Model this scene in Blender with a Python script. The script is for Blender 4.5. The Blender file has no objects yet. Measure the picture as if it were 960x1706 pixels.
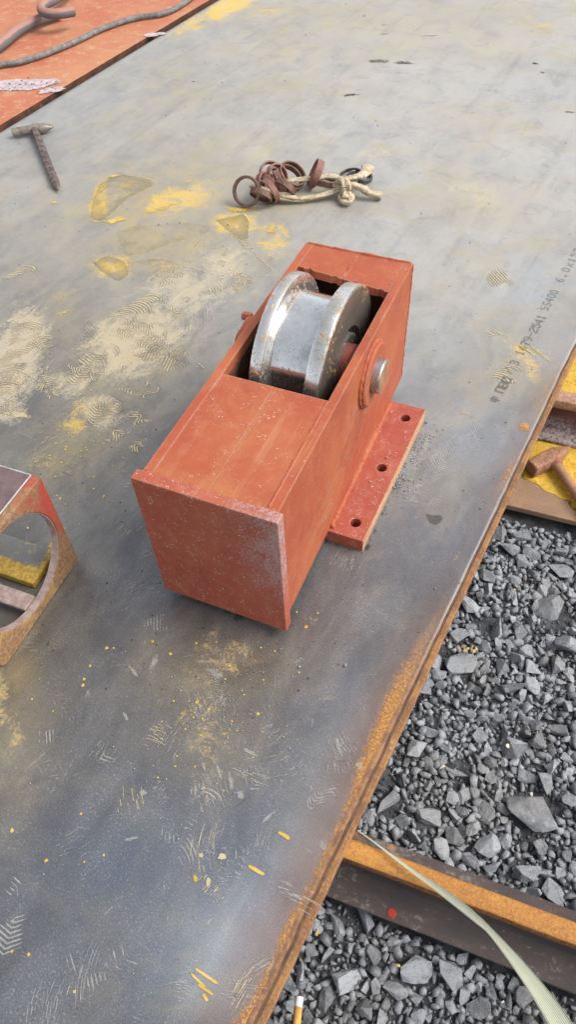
import bpy, bmesh, math, random
import numpy as np
from mathutils import Vector, Matrix, noise as mnoise

random.seed(7)
rng = np.random.default_rng(11)
S = bpy.context.scene
COL = S.collection

# ------------------------------------------------------------------ camera
F_PX, TH, RO, HC = 1212.93, math.radians(51.326), math.radians(-3.572), 0.82256
_F = np.array([0, math.cos(TH), -math.sin(TH)])
_R0 = np.array([1.0, 0, 0])
_U0 = np.cross(_R0, _F)
_R = math.cos(RO) * _R0 + math.sin(RO) * _U0
_U = -math.sin(RO) * _R0 + math.cos(RO) * _U0
CAMP = np.array([0, 0, HC])
cd = bpy.data.cameras.new('camera')
cd.sensor_fit = 'VERTICAL'
cd.sensor_height = 36.0
cd.lens = F_PX / 1706 * 36.0
cd.clip_start = 0.02
cd.clip_end = 1000
cam = bpy.data.objects.new('camera', cd)
COL.objects.link(cam)
cam.matrix_world = Matrix(((_R[0], _U[0], -_F[0], 0), (_R[1], _U[1], -_F[1], 0), (_R[2], _U[2], -_F[2], HC), (0, 0, 0, 1)))
S.camera = cam

# ------------------------------------------------------------------ sky and sun
SUN_EL, SUN_AZ = math.radians(50), math.radians(98)      # azimuth clockwise from +y
w = bpy.data.worlds.new("World")
S.world = w
w.use_nodes = True
wn = w.node_tree
for n_ in list(wn.nodes):
    wn.nodes.remove(n_)
sky = wn.nodes.new('ShaderNodeTexSky')
sky.sky_type = 'NISHITA'
sky.sun_disc = False
sky.sun_elevation = SUN_EL
sky.sun_rotation = SUN_AZ
sky.air_density = 1.0
sky.dust_density = 3.0
hs = wn.nodes.new('ShaderNodeHueSaturation')
hs.inputs['Saturation'].default_value = 0.32
bg = wn.nodes.new('ShaderNodeBackground')
bg.inputs['Strength'].default_value = 0.15
wo = wn.nodes.new('ShaderNodeOutputWorld')
wn.links.new(sky.outputs[0], hs.inputs['Color'])
wn.links.new(hs.outputs[0], bg.inputs['Color'])
wn.links.new(bg.outputs[0], wo.inputs['Surface'])
sl = bpy.data.lights.new('sun', 'SUN')
sl.energy = 1.25
sl.angle = math.radians(30)
sl.color = (1.0, 0.97, 0.92)
sun = bpy.data.objects.new('sun', sl)
COL.objects.link(sun)
sdir = Vector((math.sin(SUN_AZ) * math.cos(SUN_EL), math.cos(SUN_AZ) * math.cos(SUN_EL), math.sin(SUN_EL)))
sun.rotation_euler = sdir.to_track_quat('Z', 'Y').to_euler()
sun.location = sdir * 20
S.view_settings.view_transform = 'Standard'
S.view_settings.look = 'None'
S.view_settings.gamma = 1.0
S.view_settings.exposure = 0.75

# ------------------------------------------------------------------ helpers
def at(px, py, z=0.0):
    """the world point on the level z seen at a pixel of the photograph"""
    v = _F + _R * (px - 480) / F_PX + _U * (853 - py) / F_PX
    return CAMP + v * ((z - HC) / v[2])

def proj(P):
    d = np.asarray(P, float) - CAMP
    zz = d @ _F
    return np.stack([480 + F_PX * (d @ _R) / zz, 853 - F_PX * (d @ _U) / zz], -1), zz

def sstep(a, b, x):
    t = np.clip((x - a) / (b - a), 0, 1)
    return t * t * (3 - 2 * t)

def link(o, parent=None):
    COL.objects.link(o)
    if parent is not None:
        o.parent = parent
    return o

def obj(name, bm, mat, parent=None, smooth=False):
    me = bpy.data.meshes.new(name)
    bm.normal_update()
    bm.to_mesh(me)
    bm.free()
    if smooth:
        for p in me.polygons:
            p.use_smooth = True
    me.materials.append(mat)
    return link(bpy.data.objects.new(name, me), parent)

def mesh_np(name, V, Fc, mat, parent=None, attrs=None, smooth=False):
    V = np.asarray(V, np.float32)
    Fc = np.asarray(Fc, np.int32)
    k = Fc.shape[1]
    me = bpy.data.meshes.new(name)
    me.vertices.add(len(V))
    me.vertices.foreach_set('co', V.ravel())
    me.loops.add(Fc.size)
    me.loops.foreach_set('vertex_index', Fc.ravel())
    me.polygons.add(len(Fc))
    me.polygons.foreach_set('loop_start', np.arange(0, Fc.size, k, dtype=np.int32))
    me.polygons.foreach_set('loop_total', np.full(len(Fc), k, np.int32))
    for an, av in (attrs or {}).items():
        a = me.attributes.new(an, 'FLOAT', 'POINT')
        a.data.foreach_set('value', np.asarray(av, np.float32))
    me.update()
    me.validate()
    if smooth:
        me.polygons.foreach_set('use_smooth', np.ones(len(Fc), bool))
    me.materials.append(mat)
    return link(bpy.data.objects.new(name, me), parent)

def tag(o, label=None, cat=None, group=None, kind=None):
    if label: o['label'] = label
    if cat: o['category'] = cat
    if group: o['group'] = group
    if kind: o['kind'] = kind
    return o

def empty(name, loc, rz=0.0):
    o = bpy.data.objects.new(name, None)
    o.empty_display_size = 0.05
    COL.objects.link(o)
    o.location = loc
    o.rotation_euler = (0, 0, rz)
    return o

def box_bm(bm, x0, x1, y0, y1, z0, z1, bev=0.0):
    vs = [bm.verts.new(c) for c in ((x0, y0, z0), (x1, y0, z0), (x1, y1, z0), (x0, y1, z0), (x0, y0, z1), (x1, y0, z1), (x1, y1, z1), (x0, y1, z1))]
    fs = [bm.faces.new([vs[i] for i in q]) for q in ((3, 2, 1, 0), (4, 5, 6, 7), (0, 1, 5, 4), (1, 2, 6, 5), (2, 3, 7, 6), (3, 0, 4, 7))]
    if bev > 0:
        es = list({e for f in fs for e in f.edges})
        bmesh.ops.bevel(bm, geom=es, offset=bev, segments=2, profile=0.6, affect='EDGES')
    return bm

def nbox(x0, x1, y0, y1, z0, z1, bev=0.0):
    return box_bm(bmesh.new(), x0, x1, y0, y1, z0, z1, bev)

def plate_holes(outline, holes, z0, z1, bev=0.001, M=None):
    """flat plate with outline polygon (ccw) and round / free holes, thickness z0..z1"""
    bm = bmesh.new()
    es = []
    for loop in [outline] + list(holes):
        vs = [bm.verts.new((p[0], p[1], z0)) for p in loop]
        for i in range(len(vs)):
            es.append(bm.edges.new((vs[i], vs[(i + 1) % len(vs)])))
    bmesh.ops.triangle_fill(bm, use_beauty=True, use_dissolve=False, edges=es)
    r = bmesh.ops.extrude_face_region(bm, geom=list(bm.faces))
    for v in [g for g in r['geom'] if isinstance(g, bmesh.types.BMVert)]:
        v.co.z = z1
    bmesh.ops.recalc_face_normals(bm, faces=list(bm.faces))
    if bev > 0:
        ed = [e for e in bm.edges if len(e.link_faces) == 2 and e.calc_face_angle(0) > 1.0]
        bmesh.ops.bevel(bm, geom=ed, offset=bev, segments=2, profile=0.6, affect='EDGES')
    if M is not None:
        bm.transform(M)
    return bm

def circ(cx, cy, r, n=28, a0=0.0):
    return [(cx + r * math.cos(a0 + 2 * math.pi * i / n), cy + r * math.sin(a0 + 2 * math.pi * i / n)) for i in range(n)]

def catmull(pts, n=8):
    P = [np.array(p, float) for p in pts]
    P = [2 * P[0] - P[1]] + P + [2 * P[-1] - P[-2]]
    out = []
    for i in range(1, len(P) - 2):
        for k in range(n):
            t = k / n
            a, b, c, d = P[i - 1], P[i], P[i + 1], P[i + 2]
            out.append(0.5 * (2 * b + (c - a) * t + (2 * a - 5 * b + 4 * c - d) * t * t + (-a + 3 * b - 3 * c + d) * t ** 3))
    out.append(P[-2])
    return np.array(out)

def tube(bm, pts, rad, seg=10, flat=None, cap=True, rfun=None, up=(0, 0, 1), twist=None):
    """tube along points; rad may be a number or a list; flat=(a,b) scales the section across / upward"""
    P = np.array(pts, float)
    n = len(P)
    T = np.gradient(P, axis=0)
    T /= np.linalg.norm(T, axis=1)[:, None] + 1e-12
    rings = []
    for i in range(n):
        u_ = np.array(up, float)
        if abs(T[i] @ u_) > 0.97: u_ = np.array([0.3, 1, 0.1])
        a = np.cross(T[i], u_); a /= np.linalg.norm(a)
        b = np.cross(a, T[i])
        if twist is not None:
            c_, s_ = math.cos(twist[i]), math.sin(twist[i])
            a, b = c_ * a + s_ * b, -s_ * a + c_ * b
        r = rad[i] if hasattr(rad, '__len__') else rad
        fx, fy = flat if flat else (1, 1)
        ring = []
        for k in range(seg):
            an = 2 * math.pi * k / seg
            rr = r * (rfun(i, an) if rfun else 1.0)
            ring.append(bm.verts.new(P[i] + a * (rr * fx * math.cos(an)) + b * (rr * fy * math.sin(an))))
        rings.append(ring)
    for i in range(n - 1):
        for k in range(seg):
            bm.faces.new((rings[i][k], rings[i][(k + 1) % seg], rings[i + 1][(k + 1) % seg], rings[i + 1][k]))
    if cap:
        bm.faces.new(rings[0][::-1]); bm.faces.new(rings[-1])
    return bm

def lathe(bm, prof, seg=64, axis='x', a0=0.0):
    """closed profile of (axial, radius) turned round the axis"""
    rings = []
    for k in range(seg):
        an = a0 + 2 * math.pi * k / seg
        c, s_ = math.cos(an), math.sin(an)
        rings.append([bm.verts.new((a, r * c, r * s_) if axis == 'x' else (r * c, r * s_, a)) for a, r in prof])
    m = len(prof)
    for k in range(seg):
        A, B = rings[k], rings[(k + 1) % seg]
        for j in range(m):
            j2 = (j + 1) % m
            if prof[j][1] < 1e-6 and prof[j2][1] < 1e-6: continue
            bm.faces.new((A[j], A[j2], B[j2], B[j]))
    bmesh.ops.recalc_face_normals(bm, faces=list(bm.faces))
    return bm

# ------------------------------------------------------------------ material nodes
class NT:
    def __init__(self, name):
        self.m = bpy.data.materials.new(name)
        self.m.use_nodes = True
        self.t = self.m.node_tree
        for x in list(self.t.nodes): self.t.nodes.remove(x)
        self.out = self.t.nodes.new('ShaderNodeOutputMaterial')
        self._tc = None
    def node(self, k, **kw):
        n = self.t.nodes.new(k)
        for a, b in kw.items(): setattr(n, a, b)
        return n
    def put(self, sock, v):
        if isinstance(v, bpy.types.NodeSocket): self.t.links.new(v, sock)
        elif isinstance(v, tuple) and len(v) == 3 and sock.type == 'RGBA': sock.default_value = (*v, 1)
        else: sock.default_value = v
    @property
    def co(self):
        if self._tc is None: self._tc = self.node('ShaderNodeTexCoord')
        return self._tc.outputs['Object']
    def map(self, scale=(1, 1, 1), rot=(0, 0, 0), loc=(0, 0, 0), vec=None):
        n = self.node('ShaderNodeMapping')
        self.put(n.inputs['Vector'], vec or self.co)
        n.inputs['Scale'].default_value = scale; n.inputs['Rotation'].default_value = rot; n.inputs['Location'].default_value = loc
        return n.outputs[0]
    def noise(self, scale, detail=4, rough=0.55, vec=None, dist=0.0):
        n = self.node('ShaderNodeTexNoise')
        self.put(n.inputs['Vector'], vec or self.co)
        n.inputs['Scale'].default_value = scale; n.inputs['Detail'].default_value = detail
        n.inputs['Roughness'].default_value = rough; n.inputs['Distortion'].default_value = dist
        return n.outputs['Fac']
    def vor(self, scale, feature='F1', out='Distance', vec=None, rand=1.0):
        n = self.node('ShaderNodeTexVoronoi', feature=feature)
        self.put(n.inputs['Vector'], vec or self.co)
        n.inputs['Scale'].default_value = scale; n.inputs['Randomness'].default_value = rand
        return n.outputs[out]
    def mt(self, op, a, b=0.0, c=None, clamp=False):
        n = self.node('ShaderNodeMath', operation=op, use_clamp=clamp)
        self.put(n.inputs[0], a); self.put(n.inputs[1], b)
        if c is not None: self.put(n.inputs[2], c)
        return n.outputs[0]
    def ss(self, v, a, b, lo=0.0, hi=1.0):
        n = self.node('ShaderNodeMapRange', interpolation_type='SMOOTHSTEP')
        self.put(n.inputs['Value'], v)
        n.inputs['From Min'].default_value = a; n.inputs['From Max'].default_value = b
        n.inputs['To Min'].default_value = lo; n.inputs['To Max'].default_value = hi
        return n.outputs[0]
    def mix(self, f, a, b):
        n = self.node('ShaderNodeMix', data_type='RGBA')
        self.put(n.inputs[0], f); self.put(n.inputs[6], a); self.put(n.inputs[7], b)
        return n.outputs[2]
    def attr(self, name):
        return self.node('ShaderNodeAttribute', attribute_name=name).outputs['Fac']
    def sep(self, vec=None):
        n = self.node('ShaderNodeSeparateXYZ'); self.put(n.inputs[0], vec or self.co)
        return n.outputs
    def bump(self, h, strength=0.3, dist=0.002, normal=None):
        n = self.node('ShaderNodeBump')
        self.put(n.inputs['Height'], h); n.inputs['Strength'].default_value = strength; n.inputs['Distance'].default_value = dist
        if normal: self.put(n.inputs['Normal'], normal)
        return n.outputs[0]
    def edge(self, radius=0.002):
        b = self.node('ShaderNodeBevel', samples=4); b.inputs['Radius'].default_value = radius
        g = self.node('ShaderNodeNewGeometry')
        d = self.node('ShaderNodeVectorMath', operation='DOT_PRODUCT')
        self.put(d.inputs[0], b.outputs[0]); self.put(d.inputs[1], g.outputs['Normal'])
        return self.mt('SUBTRACT', 1.0, d.outputs['Value'])
    def bsdf(self, color, rough=0.6, metal=0.0, normal=None, spec=0.5, alpha=None):
        p = self.node('ShaderNodeBsdfPrincipled')
        self.put(p.inputs['Base Color'], color); self.put(p.inputs['Roughness'], rough); self.put(p.inputs['Metallic'], metal)
        p.inputs['Specular IOR Level'].default_value = spec
        if normal: self.put(p.inputs['Normal'], normal)
        if alpha is not None: self.put(p.inputs['Alpha'], alpha)
        self.t.links.new(p.outputs[0], self.out.inputs['Surface'])
        return self.m

def mat_plate():
    n = NT('mill_scale_steel')
    dust, yel, cream, blue, rust, brown, warm = [n.attr(a) for a in ('dust', 'yel', 'cream', 'blue', 'rust', 'brown', 'warm')]  # dust attribute: dust film plus painted sky reflection
    big = n.noise(3.2, 5, 0.6)
    mid = n.noise(17, 7, 0.70, vec=n.map((1, 0.6, 1), (0, 0, 0.4)), dist=0.5)
    fine = n.noise(90, 5, 0.7)
    vfine = n.noise(420, 3, 0.7)
    streak = n.noise(9, 6, 0.7, vec=n.map((1, 0.16, 1), (0, 0, 0.5)), dist=0.8)
    col = n.mix(n.ss(mid, 0.35, 0.7), (0.090, 0.091, 0.097), (0.160, 0.160, 0.165))
    col = n.mix(n.mt('MULTIPLY', n.ss(streak, 0.46, 0.66), 0.42), col, (0.054, 0.055, 0.062))
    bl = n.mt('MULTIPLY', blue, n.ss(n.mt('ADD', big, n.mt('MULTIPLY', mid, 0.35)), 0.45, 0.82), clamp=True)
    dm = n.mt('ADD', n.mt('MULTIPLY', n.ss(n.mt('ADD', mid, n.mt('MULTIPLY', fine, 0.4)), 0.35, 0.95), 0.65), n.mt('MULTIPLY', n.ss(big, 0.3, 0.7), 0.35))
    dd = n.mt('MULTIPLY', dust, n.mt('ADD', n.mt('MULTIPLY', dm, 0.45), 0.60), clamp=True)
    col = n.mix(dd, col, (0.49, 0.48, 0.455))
    col = n.mix(n.mt('MULTIPLY', bl, 0.85), col, n.mix(n.ss(dust, 0.12, 0.42), (0.088, 0.116, 0.178), (0.200, 0.262, 0.345)))  # paler blue paints in the sky reflection at the lower right
    tan = n.mt('MULTIPLY', n.ss(n.noise(4.5, 6, 0.7, dist=1.2), 0.47, 0.66), n.mt('ADD', 0.12, n.mt('MULTIPLY', dust, 0.5)))
    col = n.mix(tan, col, (0.40, 0.335, 0.21))
    gs = n.mt('MULTIPLY', n.ss(n.noise(11, 8, 0.8, dist=0.6), 0.50, 0.62), n.mt('ADD', 0.10, n.mt('MULTIPLY', dust, 0.26)))
    col = n.mix(gs, col, (0.19, 0.192, 0.197))
    for k_, (sc_, rot_, c_) in enumerate(((13, 0.95, (0.10, 0.10, 0.105)), (17, -0.35, (0.46, 0.44, 0.40)), (15, 1.9, (0.12, 0.12, 0.125)), (23, 0.6, (0.44, 0.43, 0.40)))):
        dr = n.mt('MULTIPLY', n.ss(n.noise(sc_, 5, 0.7, vec=n.map((1, 0.055, 1), (0, 0, rot_), (k_ * 3.1, k_ * 1.7, 0))), 0.54, 0.64), n.ss(n.noise(3.1 + k_, 3, 0.6), 0.42, 0.62))
        col = n.mix(n.mt('MULTIPLY', dr, n.mt('ADD', 0.07, n.mt('MULTIPLY', dust, 0.22))), col, c_)
    wm = n.mt('MULTIPLY', warm, n.mt('ADD', 0.25, n.mt('MULTIPLY', n.ss(n.mt('ADD', n.mt('MULTIPLY', mid, 0.6), n.mt('MULTIPLY', fine, 0.4)), 0.38, 0.62), 0.55)), clamp=True)
    col = n.mix(wm, col, n.mix(n.ss(n.noise(6, 4, 0.6), 0.42, 0.6), (0.42, 0.335, 0.185), (0.47, 0.335, 0.095)))
    col = n.mix(n.mt('MULTIPLY', n.mt('MULTIPLY', brown, n.ss(fine, 0.38, 0.6)), 0.75), col, (0.15, 0.105, 0.065))
    gr = n.ss(n.noise(640, 3, 0.85), 0.36, 0.64)
    col = n.mix(0.30, col, n.mix(gr, n.mix(0.62, col, (0.02, 0.02, 0.022)), n.mix(0.45, col, (0.55, 0.54, 0.51))))
    spk = n.ss(n.mt('ADD', vfine, n.mt('MULTIPLY', mid, 0.3)), 0.73, 0.82)
    col = n.mix(n.mt('MULTIPLY', spk, 0.5), col, (0.42, 0.40, 0.36))
    dk = n.ss(n.mt('ADD', n.noise(170, 4, 0.7), n.mt('MULTIPLY', mid, -0.35)), 0.47, 0.55)
    col = n.mix(n.mt('MULTIPLY', dk, 0.35), col, (0.05, 0.05, 0.052))
    def patch(zone_, N, w):
        # cover = where the broken noise rises over a threshold that falls as the zone gets denser
        t = n.mt('ADD', n.mt('SUBTRACT', N, 0.765), n.mt('MULTIPLY', zone_, 0.52))
        return n.mt('MULTIPLY', n.ss(t, 0.0, w), n.ss(zone_, 0.03, 0.22))
    n1 = n.noise(19, 9, 0.78, dist=0.9)
    n2 = n.mt('ADD', n.mt('MULTIPLY', n.noise(26, 9, 0.75, vec=n.map((1, 0.4, 1), (0, 0, -0.5)), dist=1.6), 0.6), n.mt('MULTIPLY', n.noise(190, 5, 0.85), 0.55))
    cmask = patch(cream, n2, 0.17)
    col = n.mix(n.mt('MULTIPLY', cmask, 0.62), col, (0.49, 0.405, 0.265))
    ymask = patch(yel, n.mt('ADD', n.mt('MULTIPLY', n1, 0.7), n.mt('MULTIPLY', n.noise(240, 5, 0.85), 0.36)), 0.19)
    col = n.mix(n.mt('MULTIPLY', ymask, 0.9), col, n.mix(n.ss(n1, 0.42, 0.62), (0.57, 0.42, 0.17), (0.62, 0.40, 0.055)))
    # rust along the right edge (local x runs to -0.0813 at the edge)
    x = n.sep()[0]
    ed = n.mt('SUBTRACT', -0.0813, x)
    edn = n.mt('ADD', ed, n.mt('MULTIPLY', n.mt('SUBTRACT', n.noise(11, 5, 0.65, vec=n.map((1, 0.35, 1))), 0.5), 0.060))
    purple = n.mt('MULTIPLY', n.ss(edn, 0.070, 0.010), rust)
    col = n.mix(n.mt('MULTIPLY', purple, 0.6), col, (0.17, 0.085, 0.060))
    edo = n.mt('ADD', edn, n.mt('MULTIPLY', n.mt('SUBTRACT', n.noise(170, 6, 0.85), 0.5), 0.040))
    orange = n.mt('MULTIPLY', n.ss(edo, 0.019, 0.009), n.ss(rust, 0.25, 0.95))
    rc = n.mix(n.ss(n.noise(330, 5, 0.8), 0.42, 0.66), (0.23, 0.095, 0.030), (0.58, 0.30, 0.060))
    rc = n.mix(n.ss(n.mt('ADD', ed, n.mt('MULTIPLY', n.mt('SUBTRACT', n.noise(60, 4, 0.7, vec=n.map((1, 0.3, 1))), 0.5), 0.008)), 0.0075, 0.0045), rc, n.mix(n.ss(fine, 0.4, 0.6), (0.15, 0.070, 0.034), (0.27, 0.135, 0.055)))
    col = n.mix(orange, col, rc)
    rough = n.mt('ADD', n.mt('ADD', 0.33, n.mt('MULTIPLY', dd, 0.22)), n.mt('MULTIPLY', n.mt('SUBTRACT', mid, 0.5), 0.25))
    rough = n.mt('ADD', rough, n.mt('MULTIPLY', n.mt('MAXIMUM', orange, n.mt('MAXIMUM', ymask, cmask)), 0.35), clamp=True)
    metal = n.mt('MULTIPLY', n.mt('SUBTRACT', 1.0, n.mt('MAXIMUM', orange, n.mt('MAXIMUM', ymask, cmask)), clamp=True), n.ss(dd, 0.8, 0.0, 0.15, 0.45))
    h = n.mt('ADD', n.mt('MULTIPLY', fine, 0.25), n.mt('ADD', n.mt('MULTIPLY', vfine, 0.12), n.mt('MULTIPLY', n.mt('MAXIMUM', orange, ymask), n.mt('MULTIPLY', n.noise(260, 3, 0.7), 0.9))))
    b1 = n.bump(n.noise(4, 1, 0.4), 0.07, 0.02)
    return n.bsdf(col, rough, metal, n.bump(h, 0.5, 0.0016, b1))

def mat_rusty(name, c1, c2, c3=None, s=1.0, rough=0.85, metal=0.0, bump=0.5, c3t=(0.58, 0.66)):
    n = NT(name)
    a = n.noise(22 * s, 6, 0.65, dist=0.4); b = n.noise(180 * s, 4, 0.7)
    col = n.mix(n.ss(n.mt('ADD', n.mt('MULTIPLY', a, 0.6), n.mt('MULTIPLY', b, 0.4)), 0.40, 0.60), c1, c2)
    if c3: col = n.mix(n.ss(n.mt('ADD', n.mt('MULTIPLY', n.noise(35 * s, 5, 0.7), 0.6), n.mt('MULTIPLY', b, 0.4)), *c3t), col, c3)
    return n.bsdf(col, rough, metal, n.bump(n.mt('ADD', n.mt('MULTIPLY', a, 0.5), b), bump, 0.002))

def mat_paint(name, base, warm, pale, fleck=0.5, dusty=0.0, grad=None, wear=1.0, seam=None):
    """red-oxide primer: mottled, dusty, with worn edges and pale flecks; grad=(x0,x1,z0,z1): more abrasion towards that corner"""
    n = NT(name)
    a = n.noise(9, 5, 0.6); b = n.noise(60, 5, 0.7); c = n.noise(330, 3, 0.7)
    col = n.mix(n.ss(a, 0.35, 0.68), base, warm)
    col = n.mix(n.mt('MULTIPLY', n.ss(n.mt('ADD', n.mt('MULTIPLY', b, 0.7), n.mt('MULTIPLY', c, 0.3)), 0.46, 0.66), 0.32 + dusty), col, pale)
    col = n.mix(n.mt('MULTIPLY', n.ss(n.noise(26, 6, 0.75, vec=n.map((1, 0.25, 0.25)), dist=0.5), 0.54, 0.66), 0.30), col, tuple(v * 0.55 for v in base))
    g = None
    if grad:
        o = n.sep()
        gx = n.ss(o[0], grad[0], grad[1]); gz = n.ss(o[2], grad[2], grad[3])
        g = n.mt('MULTIPLY', gx, gz)
        am = n.ss(n.mt('ADD', n.mt('MULTIPLY', n.noise(330, 5, 0.8), 0.75), n.mt('ADD', n.mt('MULTIPLY', n.noise(40, 5, 0.7), 0.35), n.mt('MULTIPLY', g, 0.20))), 0.66, 0.80)
        col = n.mix(n.mt('MULTIPLY', am, n.mt('MULTIPLY', g, 0.8)), col, (0.40, 0.33, 0.32))
    br = n.noise(70, 5, 0.7, vec=n.map((1, 0.06, 0.9), (0.25, 0, 0)))
    col = n.mix(n.mt('MULTIPLY', n.ss(br, 0.54, 0.66), n.mt('MULTIPLY', n.ss(a, 0.40, 0.62), 0.45)), col, (0.47, 0.215, 0.11))
    v = n.vor(330)
    sel = n.ss(n.noise(75, 3, 0.7), 0.60 - 0.12 * fleck, 0.70 - 0.10 * fleck)
    fl = n.mt('MULTIPLY', n.ss(v, 0.30, 0.20), sel)
    col = n.mix(n.mt('MULTIPLY', fl, min(1, 0.55 + 0.3 * fleck)), col, (0.62, 0.52, 0.47))
    e = n.edge(0.004)
    em = n.ss(n.mt('ADD', n.mt('MULTIPLY', e, 2.2), n.mt('MULTIPLY', n.noise(140, 4, 0.75), 0.7)), 0.62, 0.95)
    col = n.mix(n.mt('MULTIPLY', em, 0.7 * wear), col, n.mix(n.ss(n.noise(45, 4, 0.7), 0.50, 0.58), (0.52, 0.30, 0.17), (0.42, 0.40, 0.39)))
    chip = n.ss(n.mt('ADD', n.mt('MULTIPLY', n.noise(85, 6, 0.85), 0.8), n.mt('MULTIPLY', n.noise(5, 3, 0.6), 0.35)), 0.685, 0.70)
    col = n.mix(n.mt('MULTIPLY', chip, 0.75 * wear), col, n.mix(n.ss(c, 0.4, 0.6), (0.20, 0.075, 0.045), (0.36, 0.31, 0.28)))
    if seam is not None:
        o = n.sep()
        dx = n.mt('ABSOLUTE', n.mt('SUBTRACT', o[0], seam))
        sm = n.mt('ADD', n.ss(dx, 0.030, 0.002, 0, 0.20), n.mt('MULTIPLY', n.ss(o[1], 0.05, 0.012), 0.20))
        dm = n.ss(n.mt('ADD', sm, n.mt('ADD', n.mt('MULTIPLY', n.noise(55, 5, 0.75), 0.45), n.mt('MULTIPLY', n.noise(300, 4, 0.8), 0.4))), 0.50, 0.72)
        col = n.mix(n.mt('MULTIPLY', dm, 0.36), col, (0.44, 0.19, 0.075))
    rough = n.ss(b, 0.3, 0.7, 0.5, 0.72)
    h = n.mt('ADD', n.mt('MULTIPLY', b, 0.4), n.mt('ADD', n.mt('MULTIPLY', c, 0.2), n.mt('MULTIPLY', fl, 0.3)))
    return n.bsdf(col, rough, 0.0, n.bump(h, 0.45, 0.0012), 0.35)

def mat_decal(name, c1, c2, ns=160, lo=0.42, hi=0.58, rough=0.85, gain=1.0, scr=None, amax=1.0):
    """thin film of dirt: its own coverage attribute 'a' broken up by noise"""
    n = NT(name)
    a = n.attr('a')
    nz = n.noise(ns, 5, 0.75, vec=n.map(scr) if scr else None)
    cov = n.ss(n.mt('ADD', n.mt('MULTIPLY', a, gain * 0.5), n.mt('MULTIPLY', nz, 0.62)), lo + 0.12, hi + 0.16)
    cov = n.mt('MULTIPLY', n.mt('MULTIPLY', cov, n.ss(a, 0.0, 0.12)), amax)
    col = n.mix(n.ss(n.noise(50, 4, 0.7), 0.4, 0.6), c1, c2)
    return n.bsdf(col, rough, 0.0, None, 0.3, alpha=cov)

def mat_stone(things):
    n = NT('crushed_stone_loose' if things else 'crushed_stone_bed')
    if things:
        r = n.node('ShaderNodeObjectInfo').outputs['Random']
        k = 22.0
    else:
        r = n.attr('shade'); k = 1.0
    g = n.node('ShaderNodeNewGeometry').outputs['Position']
    a = n.noise(70, 5, 0.65, vec=g); b = n.noise(400, 4, 0.7, vec=g)
    col = n.mix(r, (0.095, 0.100, 0.108), (0.34, 0.352, 0.37))
    col = n.mix(n.ss(a, 0.45, 0.75), col, (0.30, 0.305, 0.315))
    vein = n.ss(n.mt('ABSOLUTE', n.mt('SUBTRACT', n.noise(38, 4, 0.6, vec=g, dist=1.5), 0.5)), 0.012, 0.0)
    col = n.mix(n.mt('MULTIPLY', vein, 0.35), col, (0.42, 0.42, 0.42))
    col = n.mix(n.mt('MULTIPLY', n.ss(b, 0.52, 0.7), 0.35), col, (0.42, 0.42, 0.42))
    hue = n.noise(9, 2, 0.5, vec=g)
    col = n.mix(n.mt('MULTIPLY', n.ss(hue, 0.52, 0.62), 0.30), col, (0.235, 0.215, 0.185))
    col = n.mix(n.mt('MULTIPLY', n.ss(n.noise(150, 5, 0.8, vec=g), 0.53, 0.60), 0.45), col, (0.055, 0.058, 0.064))
    return n.bsdf(col, 0.62, 0.0, n.bump(n.mt('ADD', a, n.mt('MULTIPLY', b, 0.8)), 0.75, 0.0020))

def mat_simple(name, c1, c2, s=60, rough=0.7, metal=0.0, bump=0.3, lo=0.4, hi=0.62):
    n = NT(name)
    a = n.noise(s, 5, 0.7); b = n.noise(s * 5, 4, 0.7)
    col = n.mix(n.ss(n.mt('ADD', n.mt('MULTIPLY', a, 0.65), n.mt('MULTIPLY', b, 0.35)), lo, hi), c1, c2)
    return n.bsdf(col, rough, metal, n.bump(n.mt('ADD', a, n.mt('MULTIPLY', b, 0.5)), bump, 0.0015))

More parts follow.
